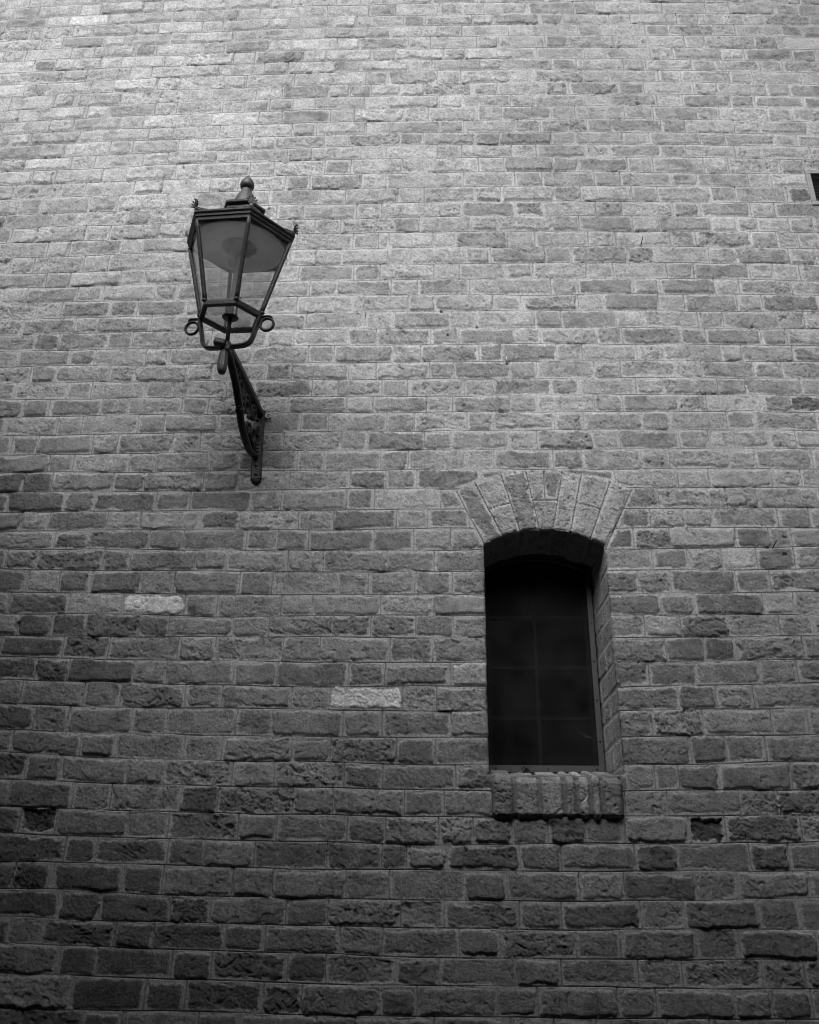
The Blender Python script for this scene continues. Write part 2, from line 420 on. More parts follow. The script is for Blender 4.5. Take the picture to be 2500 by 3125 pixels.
# upright joints of each course, left to right (metres)
PERPENDS = [
    [-2.257, -2.127, -1.905, -1.798, -1.572, -1.469, -1.237, -1.125, -0.896, -0.787, -0.555, -0.426, -0.186, -0.056, 0.179, 0.293, 0.529, 0.645, 0.883, 0.992, 1.228, 1.342, 1.516, 1.630, 1.820],
    [-2.287, -2.069, -1.955, -1.743, -1.637, -1.404, -1.297, -1.060, -0.949, -0.830, -0.715, -0.599, -0.382, -0.242, -0.017, 0.100, 0.211, 0.436, 0.670, 0.779, 1.014, 1.122, 1.337, 1.456, 1.687, 1.793],
    [-2.251, -2.134, -1.916, -1.811, -1.576, -1.471, -1.242, -1.136, -0.892, -0.785, -0.559, -0.441, -0.201, -0.088, 0.149, 0.263, 0.496, 0.611, 0.845, 0.952, 1.184, 1.289, 1.512, 1.621, 1.843],
    [-2.305, -2.069, -1.956, -1.742, -1.634, -1.399, -1.301, -1.072, -0.956, -0.728, -0.617, -0.384, -0.266, -0.023, 0.096, 0.333, 0.451, 0.681, 0.797, 1.018, 1.130, 1.361, 1.463, 1.690, 1.794],
    [-2.245, -2.132, -1.896, -1.778, -1.565, -1.459, -1.223, -1.111, -0.882, -0.768, -0.535, -0.423, -0.175, -0.063, 0.170, 0.280, 0.512, 0.621, 0.857, 0.972, 1.206, 1.306, 1.543, 1.653],
    [-2.074, -1.962, -1.734, -1.626, -1.406, -1.293, -1.056, -0.946, -0.701, -0.587, -0.361, -0.238, 0.005, 0.112, 0.349, 0.467, 0.702, 0.807, 1.026, 1.139, 1.370, 1.485, 1.714, 1.833],
    [-2.137, -1.902, -1.790, -1.569, -1.461, -1.239, -1.117, -0.894, -0.775, -0.535, -0.411, -0.172, -0.054, 0.185, 0.293, 0.539, 0.658, 0.887, 0.997, 1.218, 1.330, 1.547, 1.655],
    [-2.086, -1.980, -1.754, -1.643, -1.418, -1.306, -1.083, -0.974, -0.736, -0.620, -0.381, -0.269, -0.028, 0.087, 0.331, 0.445, 0.682, 0.809, 1.050, 1.158, 1.391, 1.501, 1.726],
    [-2.141, -1.921, -1.812, -1.590, -1.478, -1.255, -1.142, -0.919, -0.790, -0.560, -0.453, -0.351, -0.211, -0.094, 0.144, 0.265, 0.501, 0.613, 0.850, 0.973, 1.208, 1.321, 1.551, 1.657],
    [-2.083, -1.976, -1.744, -1.635, -1.409, -1.302, -1.075, -0.966, -0.844, -0.730, -0.620, -0.382, -0.263, -0.017, 0.097, 0.329, 0.442, 0.683, 0.798, 1.027, 1.148, 1.371, 1.488, 1.715],
    [-2.143, -1.911, -1.797, -1.570, -1.455, -1.228, -1.121, -0.892, -0.777, -0.542, -0.428, -0.189, -0.069, 0.164, 0.281, 0.518, 0.631, 0.864, 0.999, 1.205, 1.310, 1.534, 1.646],
    [-2.086, -1.988, -1.754, -1.645, -1.415, -1.298, -1.074, -0.959, -0.724, -0.605, -0.367, -0.254, -0.015, 0.100, 0.340, 0.463, 0.679, 0.794, 1.029, 1.139, 1.367, 1.482, 1.703],
    [-2.155, -1.929, -1.810, -1.592, -1.482, -1.261, -1.141, -0.913, -0.803, -0.565, -0.446, -0.206, -0.094, 0.152, 0.269, 0.510, 0.623, 0.844, 0.963, 1.199, 1.313, 1.543, 1.643],
    [-2.103, -1.988, -1.763, -1.650, -1.420, -1.307, -1.070, -0.957, -0.735, -0.620, -0.388, -0.267, -0.027, 0.087, 0.320, 0.433, 0.664, 0.777, 1.012, 1.126, 1.348, 1.467, 1.691],
    [-1.933, -1.824, -1.599, -1.494, -1.255, -1.142, -0.904, -0.793, -0.553, -0.431, -0.191, -0.079, 0.164, 0.281, 0.507, 0.626, 0.850, 0.965, 1.197, 1.307, 1.541, 1.645],
    [-2.000, -1.782, -1.668, -1.439, -1.307, -1.082, -0.952, -0.731, -0.617, -0.378, -0.262, -0.026, 0.094, 0.328, 0.453, 0.691, 0.810, 1.042, 1.154, 1.385, 1.488, 1.652],
    [-1.956, -1.851, -1.630, -1.501, -1.273, -1.141, -0.924, -0.800, -0.565, -0.448, -0.205, -0.087, 0.147, 0.260, 0.503, 0.623, 0.854, 0.969, 1.202, 1.316, 1.543, 1.647],
    [-2.005, -1.786, -1.682, -1.446, -1.332, -1.100, -0.991, -0.758, -0.635, -0.392, -0.279, -0.031, 0.086, 0.324, 0.447, 0.686, 0.802, 1.030, 1.151, 1.370, 1.477],
    [-1.959, -1.846, -1.623, -1.510, -1.285, -1.177, -0.950, -0.842, -0.748, -0.576, -0.463, -0.222, -0.106, 0.125, 0.240, 0.483, 0.606, 0.842, 0.956, 1.187, 1.299, 1.386, 1.525, 1.628],
    [-1.778, -1.678, -1.442, -1.343, -1.113, -1.006, -0.771, -0.654, -0.402, -0.289, -0.240, -0.046, 0.052, 0.284, 0.404, 0.639, 0.759, 0.997, 1.110, 1.346, 1.458, 1.552],
    [-1.927, -1.823, -1.601, -1.488, -1.251, -1.145, -0.912, -0.795, -0.679, -0.563, -0.451, -0.238, -0.140, 0.099, 0.209, 0.447, 0.561, 0.802, 0.915, 1.153, 1.270, 1.497, 1.608],
    [-1.983, -1.750, -1.648, -1.420, -1.315, -1.090, -0.976, -0.741, -0.631, -0.391, -0.277, -0.041, 0.070, 0.271, 0.389, 0.619, 0.736, 0.963, 1.079, 1.316, 1.418, 1.528],
    [-1.929, -1.819, -1.599, -1.486, -1.259, -1.157, -0.937, -0.822, -0.579, -0.465, -0.226, -0.111, 0.115, 0.230, 0.463, 0.578, 0.813, 0.926, 1.156, 1.261, 1.481],
    [-1.984, -1.763, -1.654, -1.434, -1.322, -1.113, -1.000, -0.876, -0.761, -0.628, -0.387, -0.147, -0.035, 0.212, 0.331, 0.574, 0.682, 0.912, 1.019, 1.239, 1.344, 1.570],
    [-1.811, -1.580, -1.479, -1.251, -1.151, -0.929, -0.810, -0.583, -0.333, -0.213, 0.024, 0.138, 0.385, 0.495, 0.725, 0.839, 1.065, 1.170, 1.393, 1.502],
    [-1.948, -1.740, -1.633, -1.425, -1.318, -1.097, -0.981, -0.744, -0.630, -0.399, -0.282, -0.053, 0.064, 0.297, 0.405, 0.638, 0.745, 0.982, 1.086, 1.314, 1.418],
    [-1.791, -1.572, -1.466, -1.250, -1.149, -0.927, -0.797, -0.563, -0.455, -0.210, -0.096, 0.147, 0.246, 0.466, 0.572, 0.796, 0.908, 1.136, 1.223, 1.429],
    [-1.953, -1.726, -1.616, -1.391, -1.284, -1.062, -0.958, -0.737, -0.626, -0.390, -0.277, -0.057, 0.043, 0.269, 0.381, 0.615, 0.723, 0.944, 1.049, 1.259, 1.371],
    [-1.770, -1.553, -1.452, -1.228, -1.121, -0.890, -0.777, -0.539, -0.430, -0.251, -0.147, 0.084, 0.207, 0.435, 0.549, 0.778, 0.886, 1.105, 1.214, 1.435],
    [-1.719, -1.613, -1.396, -1.289, -1.067, -0.958, -0.736, -0.629, -0.393, -0.286, -0.069, 0.037, 0.266, 0.375, 0.606, 0.717, 0.940, 1.050, 1.274, 1.379],
    [-1.782, -1.566, -1.463, -1.235, -1.129, -0.909, -0.811, -0.573, -0.462, -0.228, -0.116, 0.093, 0.198, 0.440, 0.556, 0.789, 0.894, 1.119, 1.228],
    [-1.733, -1.629, -1.405, -1.306, -1.082, -0.971, -0.741, -0.636, -0.407, -0.303, -0.077, 0.031, 0.257, 0.368, 0.586, 0.691, 0.924, 1.037, 1.268, 1.374],
    [-1.810, -1.567, -1.467, -1.243, -1.136, -0.920, -0.810, -0.578, -0.470, -0.247, -0.139, 0.089, 0.196, 0.426, 0.539, 0.769, 0.877, 1.105, 1.205, 1.421],
    [-1.652, -1.538, -1.296, -1.179, -0.938, -0.802, -0.600, -0.364, -0.224, -0.104, 0.143, 0.660, 0.900, 1.017, 1.253, 1.365],
    [-1.696, -1.469, -1.351, -1.113, -0.981, -0.741, -0.626, -0.374, -0.267, -0.012, 0.817, 1.072, 1.186],
    [-1.626, -1.518, -1.293, -1.164, -0.930, -0.781, -0.554, -0.420, -0.180, -0.062, 0.095, 0.649, 0.777, 0.900, 1.012, 1.249, 1.368],
    [-1.721, -1.482, -1.353, -1.118, -0.987, -0.747, -0.627, -0.510, -0.263, -0.113, 0.026, 0.607, 0.708, 0.842, 1.084, 1.208, 1.288],
    [-1.653, -1.528, -1.281, -1.177, -0.933, -0.812, -0.583, -0.449, -0.212, -0.035, 0.600, 0.769, 0.897, 1.021, 1.150, 1.285],
    [-1.554, -1.432, -1.311, -1.132, -1.001, -0.757, -0.634, -0.389, -0.278, -0.107, 0.030, 0.602, 0.708, 0.827, 1.061, 1.184],
    [-1.605, -1.381, -1.182, -0.950, -0.830, -0.594, -0.480, -0.232, -0.038, 0.603, 0.780, 0.901, 1.146, 1.256],
    [-1.553, -1.434, -1.303, -1.108, -0.999, -0.766, -0.633, -0.400, -0.265, -0.102, 0.034, 0.601, 0.714, 0.843, 1.008, 1.190],
    [-1.600, -1.373, -1.206, -0.956, -0.820, -0.577, -0.443, -0.192, -0.041, 0.600, 0.781, 0.914, 1.028, 1.261],
    [-1.457, -1.339, -1.105, -0.985, -0.746, -0.589, -0.337, -0.208, 0.023, 0.599, 0.714, 0.874, 1.095, 1.226],
    [-1.494, -1.269, -1.139, -0.909, -0.777, -0.532, -0.400, -0.143, -0.027, 0.596, 0.809, 0.935, 1.062],
    [-1.430, -1.310, -1.086, -0.961, -0.718, -0.594, -0.348, -0.213, 0.022, 0.593, 0.707, 0.879, 1.111, 1.233],
    [-1.491, -1.253, -1.127, -0.890, -0.759, -0.521, -0.388, -0.162, -0.029, 0.581, 0.827, 0.946, 1.076],
    [-1.549, -1.427, -1.306, -1.076, -0.950, -0.715, -0.574, -0.336, -0.206, 0.038, 0.598, 0.699, 0.776, 0.909, 1.148],
    [-1.466, -1.247, -1.119, -0.881, -0.755, -0.504, -0.371, -0.133, 0.000, 0.594, 0.732, 0.967, 1.093],
    [-1.412, -1.289, -1.049, -0.912, -0.679, -0.551, -0.318, -0.192, -0.019, 0.095, 0.220, 0.336, 0.458, 0.585, 0.793, 0.908, 1.151],
    [-1.484, -1.244, -1.141, -0.904, -0.784, -0.618, -0.380, -0.203, -0.122, 0.010, 0.242, 0.375, 0.611, 0.744, 0.975, 1.100],
    [-1.396, -1.269, -1.039, -0.909, -0.682, -0.550, -0.315, -0.176, 0.066, 0.199, 0.427, 0.569, 0.794, 0.922, 1.151],
    [-1.483, -1.230, -1.100, -0.872, -0.744, -0.501, -0.369, -0.137, -0.001, 0.235, 0.366, 0.613, 0.747, 0.976, 1.104],
    [-1.379, -1.268, -1.040, -0.918, -0.688, -0.561, -0.326, -0.194, 0.046, 0.172, 0.408, 0.543, 0.774, 0.906, 1.142],
    [-1.467, -1.203, -1.085, -0.849, -0.723, -0.486, -0.367, -0.152, -0.018, 0.217, 0.356, 0.590, 0.723, 0.964, 1.091],
    [-1.395, -1.149, -0.920, -0.795, -0.554, -0.436, -0.197, -0.085, 0.159, 0.281, 0.521, 0.636, 0.869, 0.982, 1.101],
    [-1.292, -1.101, -0.981, -0.748, -0.626, -0.388, -0.270, -0.031, 0.199, 0.326, 0.453, 0.663, 0.789, 1.012],
]
# bricks that stand out: x, z, how light or dark the brick itself is
TONES = [
    (-1.284, 2.841, 1.35),
    (-1.072, 2.841, 2.00),
    (-0.269, 2.486, 1.90),
    (0.082, 2.577, 1.45),
    (1.085, 3.017, 1.45),
    (0.773, 2.754, 1.30),
    (1.206, 2.854, 1.30),
    (-0.071, 2.492, 1.15),
    (0.060, 2.409, 1.15),
    (0.044, 2.492, 1.15),
    (-1.595, 2.757, 1.25),
    (-0.698, 3.190, 1.25),
    (-0.154, 3.260, 1.25),
    (-0.677, 3.272, 1.25),
    (-1.045, 3.181, 1.25),
    (-1.410, 3.269, 0.68),
    (-1.047, 3.268, 0.68),
    (-0.861, 3.267, 0.68),
    (-1.414, 3.182, 0.68),
    (-1.588, 3.269, 0.58),
    (-1.242, 3.268, 0.58),
    (-1.603, 2.926, 0.68),
    (-1.370, 2.926, 0.68),
    (-1.226, 2.926, 0.68),
    (-1.497, 2.841, 0.68),
    (-1.417, 3.096, 0.68),
    (-1.235, 3.096, 0.68),
    (-1.403, 3.013, 0.68),
    (-1.231, 3.012, 0.68),
    (-1.499, 2.758, 0.58),
    (-1.367, 2.758, 0.58),
    (-1.227, 2.758, 0.58),
    (-1.492, 2.676, 0.58),
    (-1.301, 2.677, 0.58),
    (-1.526, 2.588, 0.58),
    (-1.397, 2.588, 0.58),
    (-1.243, 2.589, 0.58),
    (-1.052, 2.759, 0.70),
    (-1.500, 2.417, 0.70),
    (-0.393, 3.095, 0.70),
    (-0.288, 3.180, 0.70),
    (-0.862, 3.181, 0.70),
    (-0.196, 3.095, 0.70),
    (-0.691, 2.421, 0.85),
    (-0.489, 2.760, 0.85),
    (-0.197, 2.761, 0.85),
    (-1.707, 3.343, 0.55),
    (-1.598, 3.343, 0.55),
    (-1.503, 3.695, 0.72),
    (-0.508, 3.699, 0.72),
    (-0.657, 3.621, 0.72),
    (-0.650, 3.781, 0.72),
    (-0.533, 3.626, 0.72),
    (-0.681, 3.863, 0.62),
    (-1.530, 4.029, 0.80),
    (-1.827, 4.032, 0.80),
    (-1.362, 4.203, 0.80),
    (-0.597, 3.445, 0.80),
    (-0.666, 3.361, 1.20),
    (-0.688, 3.288, 1.20),
    (-1.366, 4.373, 1.20),
    (-1.898, 4.706, 0.72),
    (-2.018, 4.687, 0.42),
    (-2.157, 5.337, 0.42),
    (-2.147, 5.297, 0.42),
    (-1.990, 4.615, 0.62),
    (-2.004, 5.747, 0.62),
    (-2.053, 5.143, 0.62),
    (-2.167, 6.078, 0.62),
    (-0.899, 5.438, 0.78),
    (-0.782, 5.435, 0.78),
    (-0.300, 5.183, 0.78),
    (-0.382, 5.959, 0.78),
    (-0.187, 5.181, 0.78),
    (-0.247, 5.865, 0.78),
    (-1.678, 5.925, 1.12),
    (-1.349, 5.755, 1.12),
    (-1.409, 4.902, 1.12),
    (-1.599, 4.630, 1.12),
    (-1.473, 2.242, 0.45),
    (-1.366, 2.243, 0.75),
    (-1.357, 2.153, 0.75),
    (-1.444, 2.064, 0.75),
    (-1.152, 1.984, 0.75),
    (-1.349, 2.068, 0.38),
    (-1.364, 1.982, 0.60),
    (-1.199, 1.984, 0.60),
    (-1.018, 1.986, 0.60),
    (-1.160, 1.897, 0.60),
    (-0.974, 1.899, 0.60),
    (-1.332, 1.895, 0.60),
    (-0.816, 2.138, 0.60),
    (-1.324, 1.816, 0.60),
    (-1.170, 1.818, 0.60),
    (-0.993, 1.813, 0.60),
    (-1.155, 1.732, 0.60),
    (-0.800, 1.733, 0.60),
    (-0.981, 1.730, 0.60),
    (-0.969, 1.649, 0.60),
    (-1.148, 1.647, 0.60),
    (-0.791, 1.652, 0.60),
    (-0.605, 1.654, 0.60),
    (-0.427, 1.644, 0.60),
    (-1.259, 1.560, 1.25),
    (-1.038, 1.563, 0.55),
    (-0.854, 1.566, 0.55),
    (-0.678, 1.568, 0.55),
    (-0.495, 1.564, 0.55),
    (-1.211, 1.502, 0.55),
    (-1.065, 1.504, 0.55),
    (-0.258, 2.052, 0.75),
    (-0.317, 1.971, 0.75),
    (-0.170, 1.965, 0.75),
    (-0.620, 1.735, 0.75),
    (-0.469, 2.050, 0.90),
    (-0.136, 2.229, 0.90),
    (-1.002, 2.152, 1.15),
    (-0.998, 2.238, 1.15),
    (-0.649, 2.225, 1.15),
    (-0.835, 2.231, 1.15),
    (0.850, 2.063, 0.40),
    (1.032, 1.985, 0.65),
    (0.380, 2.059, 0.65),
    (0.671, 1.981, 0.65),
    (1.127, 2.155, 0.82),
    (1.023, 2.230, 0.82),
    (1.029, 2.065, 0.82),
    (-0.069, 2.229, 0.82),
    (0.826, 2.213, 0.82),
    (0.687, 2.062, 1.15),
    (0.041, 2.063, 1.15),
    (-0.067, 1.966, 1.15),
    (0.842, 1.734, 0.75),
    (1.028, 1.723, 0.75),
    (0.492, 1.817, 0.75),
    (0.861, 1.822, 0.75),
    (0.684, 1.889, 0.75),
    (0.117, 1.968, 0.75),
    (0.659, 3.094, 0.50),
    (0.972, 2.675, 0.50),
    (0.720, 3.188, 0.70),
    (0.924, 2.755, 0.70),
    (0.023, 3.189, 0.70),
    (0.906, 2.675, 0.70),
    (0.697, 2.844, 0.70),
    (0.782, 3.094, 0.75),
    (0.887, 2.322, 0.75),
    (-0.069, 2.315, 0.75),
    (0.771, 3.258, 0.75),
    (0.826, 3.012, 0.75),
    (0.853, 2.580, 0.75),
    (1.214, 3.012, 0.75),
    (1.148, 3.094, 0.75),
    (0.049, 3.012, 0.82),
    (-0.075, 3.012, 0.82),
    (0.645, 2.927, 0.82),
    (-0.090, 2.761, 0.82),
    (1.441, 3.696, 0.45),
    (1.456, 4.194, 0.62),
    (0.194, 3.950, 0.78),
    (0.350, 3.949, 0.78),
    (0.792, 4.202, 0.78),
    (1.041, 4.288, 0.78),
    (1.222, 4.363, 0.78),
    (0.682, 4.470, 0.78),
    (0.496, 4.473, 0.78),
    (0.846, 4.468, 0.78),
    (1.032, 4.038, 0.78),
    (1.206, 4.024, 0.78),
    (0.153, 3.868, 0.78),
    (0.797, 3.530, 0.78),
    (1.323, 3.776, 0.78),
    (0.324, 3.773, 0.78),
    (0.354, 4.033, 1.12),
    (-0.086, 4.482, 1.12),
    (0.847, 4.369, 1.12),
    (0.744, 3.355, 1.12),
    (1.186, 3.354, 1.12),
    (1.311, 3.353, 1.12),
    (0.821, 3.781, 1.12),
    (0.763, 3.770, 1.12),
    (1.595, 4.794, 0.50),
    (1.567, 4.880, 1.25),
    (0.667, 5.505, 0.78),
    (0.781, 5.502, 0.78),
    (0.032, 5.184, 0.78),
    (0.211, 5.180, 0.78),
    (0.390, 5.176, 0.78),
    (0.340, 5.359, 0.78),
    (-0.092, 5.273, 0.78),
    (0.033, 5.270, 0.78),
    (1.772, 5.720, 0.78),
    (0.032, 5.106, 0.78),
    (0.743, 4.993, 0.78),
    (0.706, 4.648, 0.78),
    (1.098, 5.586, 1.15),
    (1.598, 5.639, 1.15),
    (-0.094, 5.533, 1.15),
    (-0.096, 5.773, 1.15),
    (0.045, 5.447, 1.15),
]

# ---------------------------------------------------------------- layout of the courses
NB = len(BEDS)                       # 56 joints; course r lies between joint r and joint r+1
_Xr = np.array([-1.6, -0.2, 1.2])
bed_poly = [np.polyfit(_Xr, b, 2) for b in BEDS]
C_H = 0.0857
N_ABOVE, N_BELOW = 26, 17
def bed_z(i, x):
    """i from -N_ABOVE (top of the wall) to NB-1+N_BELOW (the ground)"""
    xc = np.clip(x, -2.35, 1.95)
    if i < 0:
        k = max(0.0, 1 + i / 12.0)
        z = 6.25 - i * C_H + (np.polyval(bed_poly[0], xc) - 6.25) * k
    elif i < NB: z = np.polyval(bed_poly[i], xc)
    else:
        k = max(0.0, 1 - (i - NB + 1) / 8.0)
        z = BEDS[-1][1] - (i - NB + 1) * C_H + (np.polyval(bed_poly[-1], xc) - BEDS[-1][1]) * k
    return z + 0.0042 * vn(x / 0.40, x * 0 + i * 3.7, 71) + 0.0022 * vn(x / 0.12, x * 0 + i * 5.1, 72)

def extend(row, lo, hi):
    row = list(row); r = np.random.default_rng(int(abs(row[0]) * 1e4) + len(row))
    d = row[-1] - row[-2]; s = d > 0.17
    while row[-1] < hi:
        s = not s; row.append(row[-1] + (0.232 if s else 0.119) + r.uniform(-.006, .006))
    s = (row[1] - row[0]) > 0.17
    while row[0] > lo:
        s = not s; row.insert(0, row[0] - ((0.232 if s else 0.119) + r.uniform(-.006, .006)))
    return np.array(row)
X0W, X1W = -3.6, 3.1
rows = {}
for i in range(-N_ABOVE, NB + N_BELOW):
    if 0 <= i < NB: p = PERPENDS[i]
    else:
        a = -0.6 + (0.175 if i % 2 else 0) + rng.uniform(-.03, .03); p = [a, a + 0.232]
    if 35 <= i <= 45: p = sorted([v for v in p if not (0.14 < v < 0.63)] + [0.37])
    rows[i] = extend(p, X0W - 0.3, X1W + 0.3)

# ---------------------------------------------------------------- window opening and its arch
def circ3(p, q, r):
    ax, ay = p; bx, by = q; cx, cy = r
    d = 2 * (ax * (by - cy) + bx * (cy - ay) + cx * (ay - by))
    ux = ((ax * ax + ay * ay) * (by - cy) + (bx * bx + by * by) * (cy - ay) + (cx * cx + cy * cy) * (ay - by)) / d
    uy = ((ax * ax + ay * ay) * (cx - bx) + (bx * bx + by * by) * (ax - cx) + (cx * cx + cy * cy) * (bx - ax)) / d
    return ux, uy, math.hypot(ax - ux, ay - uy)
WX0, WX1, WZ0, WSPR = 0.149, 0.598, 2.235, 3.076
IN = circ3((0.149, 3.078), (0.392, 3.142), (0.606, 3.070))
EX = circ3((0.046, 3.304), (0.384, 3.391), (0.719, 3.308))
VJ = [((0.046, 3.304), (0.151, 3.08)), ((0.128, 3.322), (0.222, 3.112)), ((0.226, 3.359), (0.287, 3.137)),
      ((0.326, 3.344), (0.360, 3.145)), ((0.455, 3.37), (0.412, 3.151)), ((0.531, 3.37), (0.476, 3.134)),
      ((0.635, 3.331), (0.551, 3.112)), ((0.719, 3.308), (0.606, 3.070))]
V_TONE = [0.72, 1.12, 0.86, 1.0, 1.1, 1.12, 1.12]
def line_d(x, z, L):
    (x1, z1), (x0, z0) = L
    dx, dz = x1 - x0, z1 - z0; n = math.hypot(dx, dz)
    return ((x - x0) * dz - (z - z0) * dx) / n       # positive to the right of the line
def open_sdf(x, z):
    a = WX0 - x; b = x - WX1; c = WZ0 - z; d = np.where(z > IN[1], np.hypot(x - IN[0], z - IN[1]) - IN[2], -1.0)
    s = np.stack([a, b, c, d]); k = np.argmax(s, 0)
    return np.max(s, 0), k

# bricks picked out of the wall: deep broken faces
DEEP = [(0.66, 2.085, 0.016, 1.0)]
def brick_index(x, z):
    for i in range(0, NB - 1):
        if bed_z(i, np.array([x]))[0] >= z > bed_z(i + 1, np.array([x]))[0]:
            return i, int(np.searchsorted(rows[i], x)) - 1
    if z <= BEDS[-1][1]: return NB - 1, int(np.searchsorted(rows[NB - 1], x)) - 1
    return 0, 0
tone_over = {}
for x, z, m in TONES: tone_over[brick_index(x, z)] = 1 + (m - 1) * 1.5 if 1.2 < m < 1.6 else m
HOLES = [(-0.009, 4.167, 0.0048), (0.141, 4.082, 0.0048), (-0.023, 5.906, 0.0045), (0.118, 5.735, 0.0045), (0.018, 4.041, 0.003), (-1.22, 5.027, .004), (0.262, 3.897, .004)]
PITS = [(0.931, 5.397, 0.014, 0.012), (0.080, 3.69, 0.012, 0.010), (0.23, 3.66, 0.016, 0.011), (0.62, 3.71, 0.010, 0.010), (1.255, 3.035, 0.015, 0.010), (-0.32, 2.625, 0.010, 0.006), (1.262, 3.105, 0.010, 0.008)]

def wall_relief(r, x, z, zb, zt):
    """r: course; x, z: arrays; zb, zt: its bed joints.  returns x (snapped), height, tone"""
    row = rows[r]
    # snap the nearest column onto the struck line of each perpend
    k = np.clip(np.searchsorted(row, x), 1, len(row) - 1)
    near = np.where(x - row[k - 1] < row[k] - x, row[k - 1], row[k])
    lean = 0.0016 * vn(near / 0.01, z / 0.05, 90)
    dn = x - near - lean
    x = np.where(np.abs(dn) < 0.00155, near + lean, x)
    wob_x = 0.0045 * fbm(x, z, 0.05, 101, 3); wob_z = 0.0035 * fbm(x, z, 0.06, 103, 3)
    xx = x + wob_x
    k = np.clip(np.searchsorted(row, xx) - 1, 0, len(row) - 2)
    nb = len(row)
    br = np.random.default_rng(1000 + r * 7)
    ins = br.uniform(0.0045, 0.0085, (nb, 4)) + np.where(br.random((nb, 4)) < 0.10, br.uniform(0.001, 0.006, (nb, 4)), 0); slp = br.normal(0, 0.016, (nb, 4)); base = br.normal(0, 0.0024, nb); tilt = br.normal(0, 0.012, (nb, 2))
    amp = np.clip(br.beta(1.0, 2.6, nb) * 1.2, 0.03, 1.0); sh = br.uniform(-50, 50, (nb, 2))
    tone = br.normal(1, 0.12, nb); rad = br.uniform(0.005, 0.017, nb); lime = br.uniform(0.15, 1.0, nb)
    for kk in range(nb):
        if (r, kk) in tone_over:
            m = tone_over[(r, kk)]; tone[kk] = m
            if m > 1.12: lime[kk] = 1.4
            if m > 1.75: amp[kk] = max(amp[kk], .6)
            if m < 0.5: base[kk] = -0.006; amp[kk] = 1.0
            if m <= 0.41: base[kk] = -0.016
    uc = xx - (row[k] + row[k + 1]) / 2; vc = z - (zb + zt) / 2
    L = xx - row[k] - ins[k, 0] + slp[k, 0] * vc * 2.5; Rr = row[k + 1] - xx - ins[k, 1] + slp[k, 1] * vc * 2.5
    Bm = z + wob_z - zb - ins[k, 2] + slp[k, 2] * uc; Tp = zt - z - wob_z - ins[k, 3] + slp[k, 3] * uc
    qx = np.minimum(L, Rr); qz = np.minimum(Bm, Tp); ra = rad[k]
    d = np.where((qx < ra) & (qz < ra), ra - np.hypot(np.maximum(ra - qx, 0), np.maximum(ra - qz, 0)), np.minimum(qx, qz))
    cut = np.zeros_like(x)
    lined = np.abs(x - near - lean)
    tnb = tone[k]; ampk = amp[k]; basek = base[k]; s0 = sh[k, 0]; s1 = sh[k, 1]; limek = lime[k]
    tl = tilt[k, 0] * (xx - (row[k] + row[k + 1]) / 2) * 0.25 + tilt[k, 1] * (z - (zb + zt) / 2)
    vbed = np.minimum(np.abs(z - zb), np.abs(z - zt))
    inarch = np.zeros(x.shape, bool)
    if 31 <= r <= 38:
        dex = EX[2] - np.hypot(x - EX[0], z - EX[1]); din = np.hypot(x - IN[0], z - IN[1]) - IN[2]
        dl = [line_d(x, z, q) for q in VJ]
        inside = np.minimum(np.minimum(dex, dl[0]), -dl[-1])
        out_d = -inside
        inarch = (inside > 0) & (z > 3.04)
        d = np.where(inarch | (z < 3.04), d, np.minimum(d, out_d - 0.008))
        lined = np.where((z > 3.06) & (np.abs(out_d + 0.002 * wob_x / 0.0045) < 0.0011), 0, np.where(inarch, 1, lined))
        idx = np.clip(sum([(q > 0).astype(int) for q in dl]) - 1, 0, 6)
        vr = np.random.default_rng(5)
        vi = vr.uniform(0.0050, 0.0080, 7); vb_ = vr.normal(0, .002, 30); va = vr.uniform(.2, .9, 30)
        dls = np.stack(dl); lft = np.take_along_axis(dls, idx[None], 0)[0]; rgt = -np.take_along_axis(dls, idx[None] + 1, 0)[0]
        rho = din / (din + np.maximum(dex, 1e-4)); th = din + dex
        um = (lft - rgt) / 2
        cell = idx.copy()
        dv = np.minimum(lft, rgt) + wob_x * 0.8
        vline = np.minimum(lft, rgt)
        dr = np.minimum(dex, din + 0.004) + wob_z
        up = rho > 0.5
        for c_ in (1, 3, 5):
            mk = idx == c_
            dd = np.abs(rho - 0.5) * th
            dr = np.where(mk, np.minimum(dr, dd), dr)
            vline = np.where(mk, np.minimum(vline, dd), vline)
            cell = np.where(mk & up, c_ + 10, cell)
        mk = (idx == 3) & up
        dv = np.where(mk, np.minimum(dv, np.abs(um)), dv); vline = np.where(mk, np.minimum(vline, np.abs(um)), vline)
        cell = np.where(mk & (um > 0), 20, cell)
        da = np.minimum(dv - vi[idx] * 1.05, dr - 0.005)
        ra2 = 0.008
        qa, qb = dv - vi[idx], dr - 0.005
        qa = qa + 0.004 * fbm(x, z, 0.03, 181, 3); qb = qb + 0.004 * fbm(x, z, 0.03, 183, 3)
        da = np.where((qa < ra2) & (qb < ra2), ra2 - np.hypot(np.maximum(ra2 - qa, 0), np.maximum(ra2 - qb, 0)), np.minimum(qa, qb))
        vt = np.array(V_TONE + [1.0] * 30)
        vt[11] = 1.15; vt[13] = 1.02; vt[20] = 0.7; vt[15] = 1.08; vt[2] = 0.86
        d = np.where(inarch, da, d); tnb = np.where(inarch, vt[np.clip(cell, 0, 29)] * 1.02, tnb)
        ampk = np.where(inarch, va[np.clip(cell, 0, 29)], ampk); basek = np.where(inarch, vb_[np.clip(cell, 0, 29)], basek)
        s0 = np.where(inarch, cell * 7.3, s0); s1 = np.where(inarch, cell * -3.1, s1); tl = np.where(inarch, 0, tl)
        lined = np.where(inarch, np.where(vline < 0.0017, 0, 1), lined)
